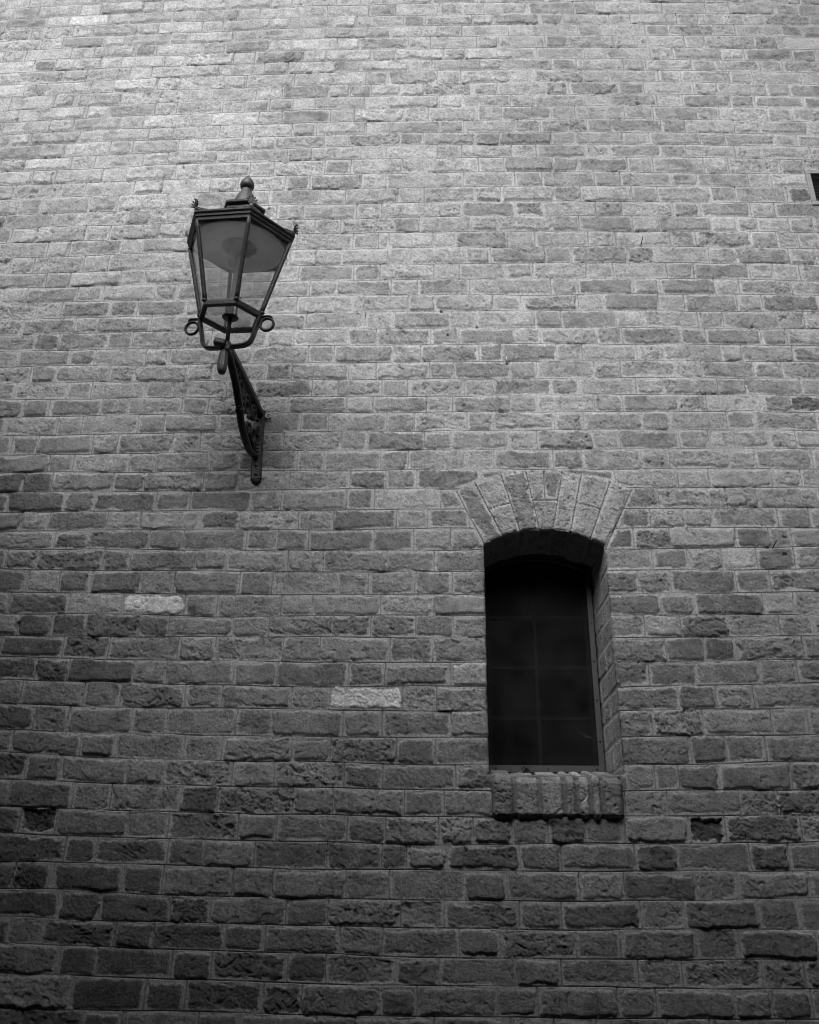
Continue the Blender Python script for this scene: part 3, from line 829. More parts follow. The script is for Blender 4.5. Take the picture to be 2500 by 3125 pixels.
        vbed = np.where(inarch, 1, vbed)
    # ragged edge where the pointing laps over the arrises
    d = d + 0.0090 * (fbm(x, z, 0.024, 111, 4, 0.6) - 0.04) * (0.45 + ampk) + 0.0060 * (fbm(x, z, 0.075, 119, 2) - 0.05) + 0.0018 * vn(x / 0.005, z / 0.005, 117)
    m = sstep(-0.0004, 0.0026, d)
    hf, tf, blot = face(x, z, s0, s1, ampk)
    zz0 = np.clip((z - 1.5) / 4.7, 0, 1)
    relief = 0.74
    hb = 0.0024 + basek * 0.8 + tl * 0.8 + hf * relief + 0.0012 * sstep(0, 0.012, d)
    hm = 0.0006 * fbm(x, z, 0.02, 121, 3) + 0.0010 * fbm(x, z, 0.09, 124, 2)
    # pointing sits flush or slightly hollow, smeared irregularly
    hm = hm - 0.0010 + 0.0026 * fbm(x, z, 0.14, 128, 2)
    groove = np.where((lined < 0.0008) | (vbed < 0.0004), 1.0, 0.0) * (1 - m)
    keep = 0.25 + 0.75 * sstep(-0.45, 0.10, fbm(x, z, 0.15, 131, 3))
    # open hairline gap along parts of each arris
    gap = sstep(0.0022, 0.0, np.abs(d + 0.0010)) * sstep(0.05, 0.35, fbm(x, z, 0.05, 133, 2)); hm = hm - gap * 0.0035
    keep = np.where(inarch, 1.35, keep)
    hm = hm - groove * keep * 0.0052
    h = hm + (hb - hm) * m
    # brick and mortar tone; brick paler towards the top and upper left
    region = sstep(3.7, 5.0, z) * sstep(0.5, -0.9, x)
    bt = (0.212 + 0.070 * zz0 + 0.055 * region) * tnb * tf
    lm = sstep(0.30, 0.62, fbm(x + s0, z + s1, 0.028, 137, 4, 0.62) + 0.25 * (limek - 0.8)) * limek
    rim = (1 - sstep(0.002, 0.011, d)) * sstep(-0.2, 0.4, fbm(x, z, 0.022, 139, 2))
    lm = np.clip(lm * 0.55 + rim * 0.55, 0, 1)
    bt = bt + (0.43 - bt) * lm * 0.55
    big = tnb > 1.75
    bt = np.where(big, 0.66 + 0.16 * blot, bt)
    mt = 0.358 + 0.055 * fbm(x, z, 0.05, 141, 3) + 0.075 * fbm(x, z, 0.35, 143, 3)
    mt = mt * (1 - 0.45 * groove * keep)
    # shallow rain streaks and staining of the whole stock
    stain = 1 + 0.16 * fbm(x, z * 0.6, 0.50, 147, 4) + 0.07 * fbm(x, z * 0.15, 0.10, 149, 2)
    # thin run-off streaks below the sill ends and below the lantern's foot
    for qx, qz, qw, ql, qa in ((0.20, 2.09, 0.035, 0.5, .16), (0.52, 2.09, 0.05, 0.6, .14), (0.585, 2.1, 0.02, 0.7, .14), (-0.725, 3.33, 0.022, 0.35, .18)):
        u_ = np.abs(x - qx + 0.01 * fbm(x, z, 0.08, 153, 2)) / qw; stain = stain - 1.3 * qa * np.clip(1 - u_, 0, 1) * sstep(0, 0.02, qz - z) * np.clip(1 - (qz - z) / ql, 0, 1)
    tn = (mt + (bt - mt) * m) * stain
    for hx, hz, hr in HOLES:
        g = sstep(hr * 1.35, hr * 0.75, np.hypot(x - hx, z - hz)); h = h - g * 0.03; tn = tn * (1 - 0.5 * g)
    for hx, hz, hr, dp in PITS:
        rr = np.hypot((x - hx), (z - hz) * 1.5) * (1 + 0.5 * fbm(x, z, 0.012, 151, 2))
        g = sstep(hr, hr * 0.3, rr); h = h - g * dp
    vq = (x > 1.664) & (x < 1.846) & (z > 4.752) & (z < 4.924)      # opening behind the air vent
    h = np.where(vq, -0.045, h); tn = np.where(vq, 0.05, tn)
    # slow undulation of the old wall
    h = h + 0.0035 * fbm(x, z, 0.7, 161, 2)
    return x, h, tn

def mesh_from_arrays(name, co, quads, tone, mat, parent):
    """drop unused vertices, build fast"""
    used = np.zeros(len(co), bool); used[quads.ravel()] = True
    idx = np.cumsum(used) - 1
    co = co[used]; tone = tone[used]; quads = idx[quads].astype(np.int32)
    me = bpy.data.meshes.new(name)
    me.vertices.add(len(co)); me.vertices.foreach_set('co', co.astype(np.float32).ravel())
    n = len(quads)
    me.loops.add(n * 4); me.loops.foreach_set('vertex_index', quads.ravel())
    me.polygons.add(n); me.polygons.foreach_set('loop_start', np.arange(0, n * 4, 4, dtype=np.int32))
    try: me.polygons.foreach_set('loop_total', np.full(n, 4, dtype=np.int32))
    except Exception: pass
    me.polygons.foreach_set('use_smooth', np.ones(n, bool))
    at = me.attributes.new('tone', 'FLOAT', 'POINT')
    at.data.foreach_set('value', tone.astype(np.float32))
    me.materials.append(mat)
    me.update(calc_edges=True)
    o = bpy.data.objects.new(name, me); scene.collection.objects.link(o)
    if parent is not None: o.parent = parent
    return o

def build_wall(parent):
    STEP = 0.0030
    xd = np.arange(-2.46, 2.06, STEP)
    xs = np.concatenate([np.arange(X0W, -2.46, 0.010), xd, np.arange(2.06, X1W, 0.010)])
    co_x, co_z, co_h, co_t = [], [], [], []
    for r in range(-N_ABOVE, NB + N_BELOW):
        top = bed_z(r, xs); bot = bed_z(r + 1, xs)
        zc = float(bot.mean())
        if zc > 6.35 or zc < 1.3: n = 8
        else: n = int(round(27 - 11 * np.clip((zc - 1.5) / 4.7, 0, 1)))
        t = np.linspace(0, 1, n + 1)[:-1]
        if n > 8: t = np.concatenate([[0, 0.0018 / C_H, 0.0042 / C_H], np.linspace(0.085, 1 - 0.0042 / C_H, n - 4), [1 - 0.0018 / C_H]])
        t = t[::-1] if False else t
        # rows from the top joint down
        Z = top[None, :] * (1 - t[:, None]) + bot[None, :] * t[:, None]
        X = np.broadcast_to(xs, Z.shape)
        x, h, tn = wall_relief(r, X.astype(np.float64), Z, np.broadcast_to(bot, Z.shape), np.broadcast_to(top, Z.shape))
        co_x.append(x); co_z.append(Z); co_h.append(h); co_t.append(tn)
    x = np.concatenate(co_x); z = np.concatenate(co_z); h = np.concatenate(co_h); tn = np.concatenate(co_t)
    s, k = open_sdf(x, z)
    sn = s + 0.0035 * fbm(x, z, 0.02, 171, 3) + 0.002 * fbm(x, z, 0.08, 173, 1)
    y = -h
    # worn arris round the opening
    near = (s < 0.02) & (s > -0.012)
    y = np.where(near & (sn >= 0), y + 0.0065 * np.clip(1 - sn / 0.010, 0, 1) ** 2, y)
    ins_ = sn < 0
    g = np.where(ins_ & near, -sn, 0)
    gx = np.where(k == 0, -1.0, np.where(k == 1, 1.0, np.where(k == 2, 0.0, (x - IN[0]) / IN[2])))
    gz = np.where(k == 2, -1.0, np.where(k == 3, (z - IN[1]) / IN[2], 0.0))
    x2 = x + gx * g; z2 = z + gz * g
    y = np.where(ins_, 0.006 + np.clip(-sn, 0, 0.02) * 2.0, y)
    nr, nc = x.shape
    co = np.stack([x2, y, z2], -1).reshape(-1, 3)
    I = np.arange(nr * nc, dtype=np.int64).reshape(nr, nc)
    q = np.stack([I[:-1, :-1], I[1:, :-1], I[1:, 1:], I[:-1, 1:]], -1).reshape(-1, 4)
    sm = sn.reshape(-1)
    keep = sm[q].max(1) > -0.0045
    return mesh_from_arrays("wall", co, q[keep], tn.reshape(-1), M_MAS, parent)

def relief_panel(name, S, T, pos, nrm, s_lines, t_lines_fn, parent, mort=0.006, relief=1.0, tone=1.0, tones=None, groove=0.0035, rec=0.002, ampr=(0.2, 0.8), seed=300, mtone=0.33):
    """brick relief on any two-parameter surface: s across the joints, t along them"""
    s_lines = np.array(s_lines)
    SS, TT = np.meshgrid(S, T, indexing='ij')
    k = np.clip(np.searchsorted(s_lines, SS) - 1, 0, len(s_lines) - 2)
    r_ = np.random.default_rng(seed)
    nb = len(s_lines)
    wx = 0.003 * fbm(SS, TT, 0.04, seed, 3)
    ds = np.minimum(SS - s_lines[k], s_lines[k + 1] - SS) + wx
    dt = np.full(SS.shape, 1.0); cell = k * 10.0
    for kk in range(nb - 1):
        for tl in t_lines_fn(kk):
            mk = k == kk
            dt = np.where(mk, np.minimum(dt, np.abs(TT - tl) + wx), dt); cell = np.where(mk & (TT > tl), cell + 1, cell)
    lined = np.minimum(np.minimum(np.abs(SS - s_lines[k]), np.abs(s_lines[k + 1] - SS)), dt)
    d = np.minimum(ds, dt) - mort + 0.003 * fbm(SS, TT, 0.015, seed + 3, 3)
    m = sstep(-0.001, 0.005, d)
    A = r_.uniform(ampr[0], ampr[1], 400); B = r_.normal(0, .002, 400); TN = r_.normal(1, .12, 400)
    ci = cell.astype(int) % 400
    hf, tf, _b = face(SS, TT, cell * 3.7, cell * 1.9, A[ci], seed + 9)
    hm = -rec + 0.0012 * fbm(SS, TT, 0.03, seed + 5, 3) - np.where(lined < 0.0012, groove, 0)
    h = (hm + (0.003 + B[ci] + hf - hm) * m) * relief
    base = 0.285 * TN[ci] * tf
    if tones is not None: base = base * np.array(tones)[np.clip(k, 0, len(tones) - 1)]
    tn = (mtone + (base - mtone) * m) * tone
    P = pos(SS, TT); N = nrm(SS, TT)
    co = (P + N * h[..., None]).reshape(-1, 3)
    nr, nc = SS.shape
    I = np.arange(nr * nc, dtype=np.int64).reshape(nr, nc)
    q = np.stack([I[:-1, :-1], I[1:, :-1], I[1:, 1:], I[:-1, 1:]], -1).reshape(-1, 4)
    return mesh_from_arrays(name, co, q, tn.reshape(-1), M_MAS, parent)

# ================================================================ THE BRICK BUILDING
building = empty("brick_building", (0, 0, 0))
tag(building, "old brick building whose weathered wall fills the picture behind the lantern", "building")
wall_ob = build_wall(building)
tag(wall_ob, "uneven weathered brick face in alternating long and short bricks with ruled mortar joints")

# reveals of the opening (jambs and arch soffit), 0.27 m deep
RD = 0.27
zj = np.arange(2.20, 3.085, 0.0032)
tj = np.arange(0.0, RD, 0.0032)
bedsJ = sorted([float(bed_z(i, np.array([0.6]))[0]) for i in range(34, 48)])
def jamb_cells(kk): return [0.112] if kk % 2 else [0.225]
def posR(s, t): return np.stack([WX1 + 0.001 - t * 0.07 + 0.0030 * fbm(s, t, 0.2, 7, 2), 0.004 + t, s], -1)
def nR(s, t): z_ = np.zeros_like(s); return np.stack([z_ - 1, z_, z_], -1)
relief_panel("jamb", zj, tj, posR, nR, bedsJ, jamb_cells, building, seed=310, ampr=(.1, .4), groove=0.0005, relief=0.42, mtone=0.36, tone=1.28)
def posL(s, t): return np.stack([WX0 - 0.001 + t * 0.02 + 0.0030 * fbm(s, t, 0.2, 8, 2), 0.004 + t, s], -1)
def nL(s, t): z_ = np.zeros_like(s); return np.stack([z_ + 1, z_, z_], -1)
relief_panel("jamb", zj, tj, posL, nL, bedsJ, jamb_cells, building, seed=330, ampr=(.1, .4), groove=0.0005, relief=0.42, mtone=0.36, tone=1.28)
aL = math.atan2(3.07 - IN[1], 0.140 - IN[0]); aR = math.atan2(3.06 - IN[1], 0.608 - IN[0])
arcl = (aL - aR) * IN[2]
def posA(s, t):
    a = aL - s / IN[2]; rr = IN[2] + 0.001 - t * 0.02
    return np.stack([IN[0] + rr * np.cos(a), 0.004 + t, IN[1] + rr * np.sin(a)], -1)
def nA(s, t):
    a = aL - s / IN[2]; return np.stack([-np.cos(a), a * 0, -np.sin(a)], -1)
vb_lines = [-0.001] + [(aL - math.atan2(q[1][1] - IN[1], q[1][0] - IN[0])) * IN[2] for q in VJ[1:-1]] + [arcl + 0.001]
relief_panel("arch_soffit", np.arange(0, arcl, 0.0032), tj, posA, nA, vb_lines, lambda kk: [0.112] if kk % 2 else [0.225], building, seed=350, tone=0.8)

# ---------------------------------------------------------------- sill of bricks on edge
SX0, SX1 = 0.156, 0.586
s_j = [SX0, 0.2350, 0.3165, 0.4030, 0.4370, 0.4905 - .015, 0.5180, SX1]
s_j = [SX0, 0.2315, 0.3135, 0.3930, 0.4360, 0.4790, 0.5165, SX1]
prof = [(0.02, 2.095), (-0.010, 2.096), (-0.020, 2.105), (-0.023, 2.203), (-0.015, 2.2165), (0.0, 2.2265), (0.10, 2.2525), (0.245, 2.2905), (0.29, 2.300)]
pa = np.array(prof); seg = np.r_[0, np.cumsum(np.hypot(*np.diff(pa, axis=0).T))]
def sill_pos(s, t):
    return np.stack([s, np.interp(t, seg, pa[:, 0]), np.interp(t, seg, pa[:, 1])], -1)
_nv = []
for i in range(len(pa)):
    a = pa[max(i - 1, 0)]; b = pa[min(i + 1, len(pa) - 1)]; d_ = (b - a) / np.hypot(*(b - a)); _nv.append((-d_[1], d_[0]))
_nv = np.array(_nv)
def sill_n(s, t):
    ny = np.interp(t, seg, _nv[:, 0]); nz = np.interp(t, seg, _nv[:, 1]); L_ = np.hypot(ny, nz)
    # ends turn back into the wall
    e = np.clip(1 - np.minimum(s - SX0, SX1 - s) / 0.006, 0, 1) ** 2
    return np.stack([s * 0, ny / L_, nz / L_], -1)
def sill_pos2(s, t):
    P = sill_pos(s, t); N = sill_n(s, t)
    e = np.clip(1 - np.minimum(s - SX0, SX1 - s) / 0.009, 0, 1)
    front = np.clip(1 - (P[..., 1] + 0.04) / 0.05, 0, 1)
    P = P - N * (1 - np.sqrt(np.maximum(1 - e * e, 0)))[..., None] * 0.006
    top_in = (P[..., 1] > 0.0)
    return P
S_ = np.arange(SX0, SX1, 0.0030); T_ = np.arange(0, seg[-1], 0.0030)
sill = relief_panel("window_sill", S_, T_, sill_pos2, sill_n, s_j, lambda kk: [], building, mort=0.0065, relief=1.0, groove=0.005, rec=0.0060, mtone=0.20,
                    tones=[0.98, 1.15, 1.35, 0.95, 1.32, 0.88, 0.92], seed=370, ampr=(.12, .4), tone=0.96)
# masonry ends of the sill
for xe, sg in ((SX0, -1), (SX1, 1)):
    tt = np.arange(0, seg[-1], 0.003); P = sill_pos2(np.full_like(tt, xe), tt)[:, 1:]
    D = np.linspace(0, 1, 12)
    cen = np.stack([np.full(len(tt), 0.06), np.full(len(tt), 2.16)], -1)
    Y = P[None, :, 0] * (1 - D[:, None]) + np.maximum(P[None, :, 0], 0.06) * D[:, None]
    Z = P[None, :, 1] * (1 - D[:, None]) + 2.16 * D[:, None]
    X = xe + sg * (0.003 * np.sqrt(D)[:, None] + 0.0015 * fbm(Y, Z, 0.02, 88, 3)) - sg * 0.001
    co = np.stack([X, Y, Z], -1).reshape(-1, 3); nr, nc = X.shape
    I = np.arange(nr * nc, dtype=np.int64).reshape(nr, nc)
    q = np.stack([I[:-1, :-1], I[1:, :-1], I[1:, 1:], I[:-1, 1:]], -1).reshape(-1, 4)
    e_ob = mesh_from_arrays("sill_end", co, q, np.full(nr * nc, 0.22), M_MAS, sill)

# ---------------------------------------------------------------- the window in the opening
FX0, FX1, FZ0 = 0.140, 0.5735, 2.288
def arc_pts(x0, x1, zs, zc, n=20):
    c = circ3((x0, zs), ((x0 + x1) / 2, zc), (x1, zs)); a0 = math.atan2(zs - c[1], x0 - c[0]); a1 = math.atan2(zs - c[1], x1 - c[0])
    return [(c[0] + c[2] * cos(a0 + (a1 - a0) * i / n), c[1] + c[2] * sin(a0 + (a1 - a0) * i / n)) for i in range(n + 1)]
win = empty("window", (0, 0, 0)); win.parent = building
tag(win, "dark arched window with a flat grey frame, recessed behind a brick sill")
fr = MB()
outer = [(FX0, FZ0)] + arc_pts(FX0, FX1, 3.072, 3.138) + [(FX1, FZ0)]
inner = [(FX0 + 0.020, FZ0 + 0.024)] + arc_pts(FX0 + 0.020, FX1 - 0.019, 3.062, 3.116) + [(FX1 - 0.019, FZ0 + 0.024)]
n_ = len(outer)
vv = [(x, 0.232, z) for x, z in outer] + [(x, 0.232, z) for x, z in inner] + [(x, 0.252, z) for x, z in inner] + [(x, 0.252, z) for x, z in outer]
ff = []
for i in range(n_):
    j = (i + 1) % n_
    ff += [(i, j, n_ + j, n_ + i), (n_ + i, n_ + j, 2 * n_ + j, 2 * n_ + i), (3 * n_ + j, 3 * n_ + i, i, j), (2 * n_ + i, 2 * n_ + j, 3 * n_ + j, 3 * n_ + i)]
fr.add(vv, ff, False)
# raised lip on the frame
lip = [(x, 0.2305, z) for x, z in inner]
fr.build("window_frame", M_FRAME, win)
for x, z in [(0.185, FZ0 + .012), (0.372, FZ0 + .012), (0.545, FZ0 + .012)] + [(FX1 - .0095, 2.40 + .15 * i) for i in range(5)] + [(FX0 + .012, 2.45 + .2 * i) for i in range(3)]:
    sc = MB(); sc.lathe([(0.0001, 0), (0.0036, 0), (0.0040, 0.0008), (0.0030, 0.002), (0.0001, 0.0024)], 10)
    for i in range(len(sc.v)):
        a, b, c = sc.v[i]; sc.v[i] = (x + a, 0.2318 - c, z + b)
    sc.build("screw", M_IRON, win)
# timber casement seen through the glass, with its glazing bars
bars = MB()
bars.box((0.352, 0.2925, 2.70), (0.013, 0.018, 0.86), bev=.002)
for zb_ in (2.494, 2.690, 2.892):
    bars.box(((0.165 + 0.3455) / 2, 0.2915, zb_), (0.1795, 0.0165, 0.014), bev=.002)
    bars.box(((0.3585 + 0.556) / 2, 0.2915, zb_), (0.1965, 0.0165, 0.014), bev=.002)
bars.build("glazing_bar", M_BAR, win)
cas = MB()
o2 = [(0.135, 2.285)] + arc_pts(0.135, 0.58, 3.09, 3.16) + [(0.58, 2.285)]
i2 = [(0.178, 2.318)] + arc_pts(0.178, 0.545, 3.040, 3.098) + [(0.545, 2.318)]
vv = [(x, 0.280, z) for x, z in o2] + [(x, 0.280, z) for x, z in i2] + [(x, 0.305, z) for x, z in i2] + [(x, 0.305, z) for x, z in o2]
cas.add(vv, ff, False)
cas.build("casement", M_BAR, win)
gp = MB()
pts = [(x, z) for x, z in ([(FX0 + 0.012, FZ0 + 0.014)] + arc_pts(FX0 + 0.012, FX1 - 0.011, 3.066, 3.124) + [(FX1 - 0.011, FZ0 + 0.014)])]
n2 = len(pts)
gp.add([(x, 0.2435, z) for x, z in pts] + [(x, 0.2475, z) for x, z in pts],
       [tuple(range(n2))[::-1], tuple(range(n2, 2 * n2))] + [(i, (i + 1) % n2, n2 + (i + 1) % n2, n2 + i) for i in range(n2)], False)
gp.build("window_pane", M_PANE, win)
# the unlit room behind
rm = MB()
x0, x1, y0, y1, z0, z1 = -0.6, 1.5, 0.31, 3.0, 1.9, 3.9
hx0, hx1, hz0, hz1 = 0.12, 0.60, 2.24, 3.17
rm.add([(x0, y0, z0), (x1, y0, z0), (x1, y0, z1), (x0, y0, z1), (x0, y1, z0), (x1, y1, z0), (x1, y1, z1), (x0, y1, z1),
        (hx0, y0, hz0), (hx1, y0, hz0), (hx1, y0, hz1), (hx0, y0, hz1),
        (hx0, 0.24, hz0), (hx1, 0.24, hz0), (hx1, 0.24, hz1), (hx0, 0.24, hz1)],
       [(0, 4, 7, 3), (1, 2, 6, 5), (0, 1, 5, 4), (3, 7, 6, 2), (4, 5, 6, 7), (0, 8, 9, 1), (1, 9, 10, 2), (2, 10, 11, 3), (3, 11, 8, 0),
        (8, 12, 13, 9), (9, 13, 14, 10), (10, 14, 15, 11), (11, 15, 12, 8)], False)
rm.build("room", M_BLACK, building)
# body of the building behind the brick face
bd = MB()
bd.add([(X0W, 0.04, 0), (X0W, 6, 0), (X1W, 6, 0), (X1W, 0.04, 0), (X0W, 0.04, 8.42), (X0W, 6, 8.42), (X1W, 6, 8.42), (X1W, 0.04, 8.42)],
       [(0, 1, 5, 4), (1, 2, 6, 5), (2, 3, 7, 6), (4, 5, 6, 7)], False)
bd.build("roof", M_REND, building)

# ---------------------------------------------------------------- air vent at the right edge
vent = empty("air_vent", (1.755, -0.002, 4.838)); vent.parent = building
tag(vent, "louvred metal air vent in the wall")
VW, VH = 0.226, 0.210
vf = MB()
b_ = 0.0225
vf.box((0, 0.004, VH / 2 - b_ / 2), (VW, 0.022, b_), bev=.002); vf.box((0, 0.004, -VH / 2 + b_ / 2), (VW, 0.022, b_), bev=.002)
vf.box((-VW / 2 + b_ / 2, 0.004, 0), (b_ - .0, 0.0215, VH - 2 * b_), bev=.0015); vf.box((VW / 2 - b_ / 2, 0.004, 0), (b_ - .0, 0.0215, VH - 2 * b_), bev=.0015)
o = vf.build("vent_frame", M_VENT, vent)
vs = MB(); Ms = Matrix.Rotation(R_(-38), 3, 'X')
for i in range(9):
    vs.box((0, 0.000, -VH / 2 + b_ + 0.009 + i * (VH - 2 * b_) / 9), (VW - 2 * b_ + .004, 0.010, 0.0013), Ms)
vs.build("louvre", M_DARK, vent)
vb = MB(); vb.box((0, 0.036, 0), (VW - 2 * b_ + .006, 0.004, VH - 2 * b_ + .006)); vb.build("vent_back", M_BLACK, vent)

# ================================================================ THE WALL LANTERN
LB = Vector((-0.7705, -0.5, 3.7502))
ax = Vector((sin(0.0469), sin(-0.1468), 0)); ax.z = sqrt(1 - ax.x ** 2 - ax.y ** 2)
e1 = Vector((1, 0, 0)) - ax.x * ax; e1.normalize(); e2 = ax.cross(e1)
ML = Matrix((e1, e2, ax)).transposed().to_4x4(); ML.translation = LB
lantern = empty("wall_lantern", mat=Matrix.Translation((-0.738, 0, 3.661)))
tag(lantern, "black six-sided street lantern on an ornate scrolled iron bracket fixed to the brick wall", "lantern")
head = empty("lantern_head"); head.parent = lantern
head.matrix_world = ML
bpy.context.view_layer.update()
A0 = -2.2371
def hexv(i, r, h): a = A0 + i * pi / 3; return Vector((r * cos(a), r * sin(a), h))
RB, RT, HH = 0.1174, 0.1984, 0.3043
def hex_ring(mb, prof, smooth=False, n=6):
    """closed ring section prof [(r,h),...] swept round the hexagon"""
    m = len(prof); v = []; f = []
    for i in range(6):
        for r, h in prof: v.append(hexv(i, r, h))
    for i in range(6):
        j = (i + 1) % 6
        for k in range(m):
            l = (k + 1) % m
            f.append((i * m + k, j * m + k, j * m + l, i * m + l))
    mb.add(v, f, smooth)
# the scene graph stays two levels below the lantern: pieces of the head are sub-parts
cage = MB()
hex_ring(cage, [(0.1005, 0.000), (0.1005, 0.007), (0.1120, 0.016), (0.1195, 0.016), (0.1215, 0.012), (0.1215, -0.003), (0.1190, -0.006), (0.1020, -0.006)])
cage.build("bottom_frame", M_CAGE, head)
cage = MB()
hex_ring(cage, [(0.184, 0.300), (0.184, 0.318), (0.198, 0.322), (0.2065, 0.322), (0.2065, 0.3125), (0.2015, 0.3095), (0.2015, 0.298), (0.1960, 0.2945)])
cage.build("top_frame", M_CAGE, head)
cage = MB()
hex_ring(cage, [(0.196, 0.3225), (0.196, 0.334), (0.2105, 0.334), (0.2125, 0.331), (0.2125, 0.3265), (0.2085, 0.3225)])
cage.build("eaves_frame", M_CAGE, head)
for i in range(6):
    p = MB()
    a, b = hexv(i, RB - 0.002, 0.010), hexv(i, RT - 0.003, 0.302)
    pts = [a.lerp(b, t / 10) for t in range(11)]
    rad = Vector((cos(A0 + i * pi / 3), sin(A0 + i * pi / 3), 0))
    c = 0.0070
    p.sweep(pts, [(c, -c * .6), (c, c * .6), (c * .6, c), (-c * .6, c), (-c, c * .6), (-c, -c * .6), (-c * .6, -c), (c * .6, -c)], ref=rad, smooth=True)
    # little riveted shoe at the foot and a stud
    p.blob(hexv(i, RB + 0.002, 0.014), (0.0095, 0.0095, 0.007))
    p.blob(a.lerp(b, 0.52) + rad * 0.006, (0.003, 0.003, 0.003), nu=8, nv=5)
    p.build("glazing_post", M_CAGE, head)
for i in range(6):
    g = MB(); j = (i + 1) % 6
    q = [hexv(i, RB - 0.006, 0.012), hexv(j, RB - 0.006, 0.012), hexv(j, RT - 0.008, 0.300), hexv(i, RT - 0.008, 0.300)]
    n = (q[1] - q[0]).cross(q[3] - q[0]).normalized() * 0.0012
    v = [x + n for x in q] + [x - n for x in q]
    g.add(v, [(0, 1, 2, 3), (7, 6, 5, 4), (0, 4, 5, 1), (1, 5, 6, 2), (2, 6, 7, 3), (3, 7, 4, 0)], False)
    g.build("glass_pane", M_GLASS, head)
g = MB(); v = [hexv(i, 0.110, 0.0085) for i in range(6)] + [hexv(i, 0.110, 0.0108) for i in range(6)]
g.add(v, [tuple(range(5, -1, -1)), tuple(range(6, 12))] + [(i, (i + 1) % 6, 6 + (i + 1) % 6, 6 + i) for i in range(6)], False)
M_FLOORG = glass_material("dirty_floor_glass", 0.14, 0.93, 0.7, 0.5)
g.build("floor_pane", M_FLOORG, head)
# roof
rf = MB()
hex_ring(rf, [(0.202, 0.3345), (0.205, 0.338), (0.150, 0.362), (0.104, 0.388), (0.077, 0.420), (0.071, 0.420), (0.10, 0.382), (0.146, 0.357)])
rf.build("roof", M_CAGE, head)
for i in range(6):
    rib = MB()
    rib.tube([hexv(i, .204, .339), hexv(i, .150, .364), hexv(i, .104, .390), hexv(i, .078, .421)], 0.0034, 8, ref=(0, 0, 1))
    rib.build("roof_rib", M_CAGE, head)
cap = MB()
for pr in ([(0.0, 0.420), (0.0745, 0.420), (0.0765, 0.423), (0.0765, 0.431), (0.0715, 0.435), (0.0, 0.435)], [(0.0, 0.4345), (0.060, 0.4345), (0.066, 0.439), (0.0835, 0.4425), (0.0850, 0.445), (0.0850, 0.4525), (0.0815, 0.4555), (0.0, 0.466)]):
    v = []; f = []; m = len(pr)
    for i in range(6):
        for r, h in pr: v.append(hexv(i, max(r, 1e-4), h))
    for i in range(6):
        j = (i + 1) % 6
        for k in range(m - 1): f.append((i * m + k, j * m + k, j * m + k + 1, i * m + k + 1))
    cap.add(v, f, False)
cap.build("vent_cap", M_CAGE, head)
fin = MB()
fin.lathe([(0.0001, 0.458), (0.052, 0.460), (0.049, 0.472), (0.0435, 0.487), (0.0375, 0.503), (0.0315, 0.517), (0.0250, 0.529), (0.0220, 0.536), (0.0205, 0.540), (0.0205, 0.545),
           (0.0155, 0.546), (0.0155, 0.549), (0.0190, 0.5505), (0.0245, 0.555), (0.0268, 0.562), (0.0270, 0.569), (0.0252, 0.577), (0.0215, 0.585), (0.0160, 0.593), (0.0100, 0.600), (0.0050, 0.6065), (0.0018, 0.6115), (0.0001, 0.6125)], 36)
fin.build("finial", M_LEAD, head)
# palmette castings on the six corners
def palmette(i):
    mb = MB(); a = A0 + i * pi / 3
    out = Vector((cos(a), sin(a), 0)); side = Vector((-sin(a), cos(a), 0)); up = Vector((0, 0, 1))
    b = hexv(i, 0.2065, 0.334)
    lean = 0.28
    for k in range(-3, 4):
        an = k * R_(24); L = 0.0300 - abs(k) * 0.0038
        d_ = (up * cos(an) + side * sin(an) + out * lean).normalized()
        M = Matrix((side * cos(an) - up * sin(an), out, d_)).transposed()
        mb.blob(b + up * 0.014 + d_ * (L * 0.5), (0.0036, 0.0028, L * 0.52), M, 8, 6)
        mb.blob(b + up * 0.014 + d_ * (L * 0.97) + out * 0.002, (0.0036, 0.0030, 0.0036), M, 7, 5)
    for s_ in (-1, 1):
        # edges of the hexagon leave each corner 60 degrees back from 'side'
        ed = (side * s_ * cos(R_(30)) - out * sin(R_(30)))
        for (t0, h0, r0) in ((0.010, 0.008, 0.0062), (0.021, 0.006, 0.0048), (0.031, 0.004, 0.0038), (0.040, 0.003, 0.0028)):
            c = b + ed * t0 + up * h0
            pth = [c + (ed * cos(q) + up * sin(q)) * r0 * (1 - 0.075 * q_) for q_, q in [(u, u * 0.75) for u in range(10)]]
            mb.tube(pth, 0.0017, 6, ref=out)
        mb.blob(b + ed * 0.012 + up * 0.004, (0.013, 0.004, 0.005), Matrix((ed, out, up)).transposed(), 8, 5)
    mb.blob(b + up * 0.008, (0.008, 0.005, 0.009), Matrix((side, out, up)).transposed(), 8, 6)
    return mb
for i in range(6): palmette(i).build("palmette", M_ORN if i == 1 else M_DARK if i in (0, 2) else M_ORN, head)
# reflector plate, lamp holder, lamp, gas-style tubes
rfl = MB()
rfl.lathe([(0.0001, 0.2955), (0.158, 0.2955), (0.166, 0.2925), (0.1675, 0.2955), (0.166, 0.2985), (0.0001, 0.2985)], 56)
for ang, rr in ((-0.9, .10), (-0.75, .105), (-.6, .112), (-.45, .12), (-1.35, .11), (-2.1, .09)):
    rfl.blob((rr * cos(ang), rr * sin(ang), 0.2950), (0.0022, 0.0022, 0.0012), None, 8, 4)
rfl.build("reflector", M_ENAM, head)
soff = MB()
v = [hexv(i, 0.190, 0.2990) for i in range(6)] + [hexv(i, 0.190, 0.3030) for i in range(6)]
soff.add(v, [tuple(range(5, -1, -1)), tuple(range(6, 12))] + [(i, (i + 1) % 6, 6 + (i + 1) % 6, 6 + i) for i in range(6)], False)
soff.build("ceiling_plate", M_DARK, head)
hd = MB()
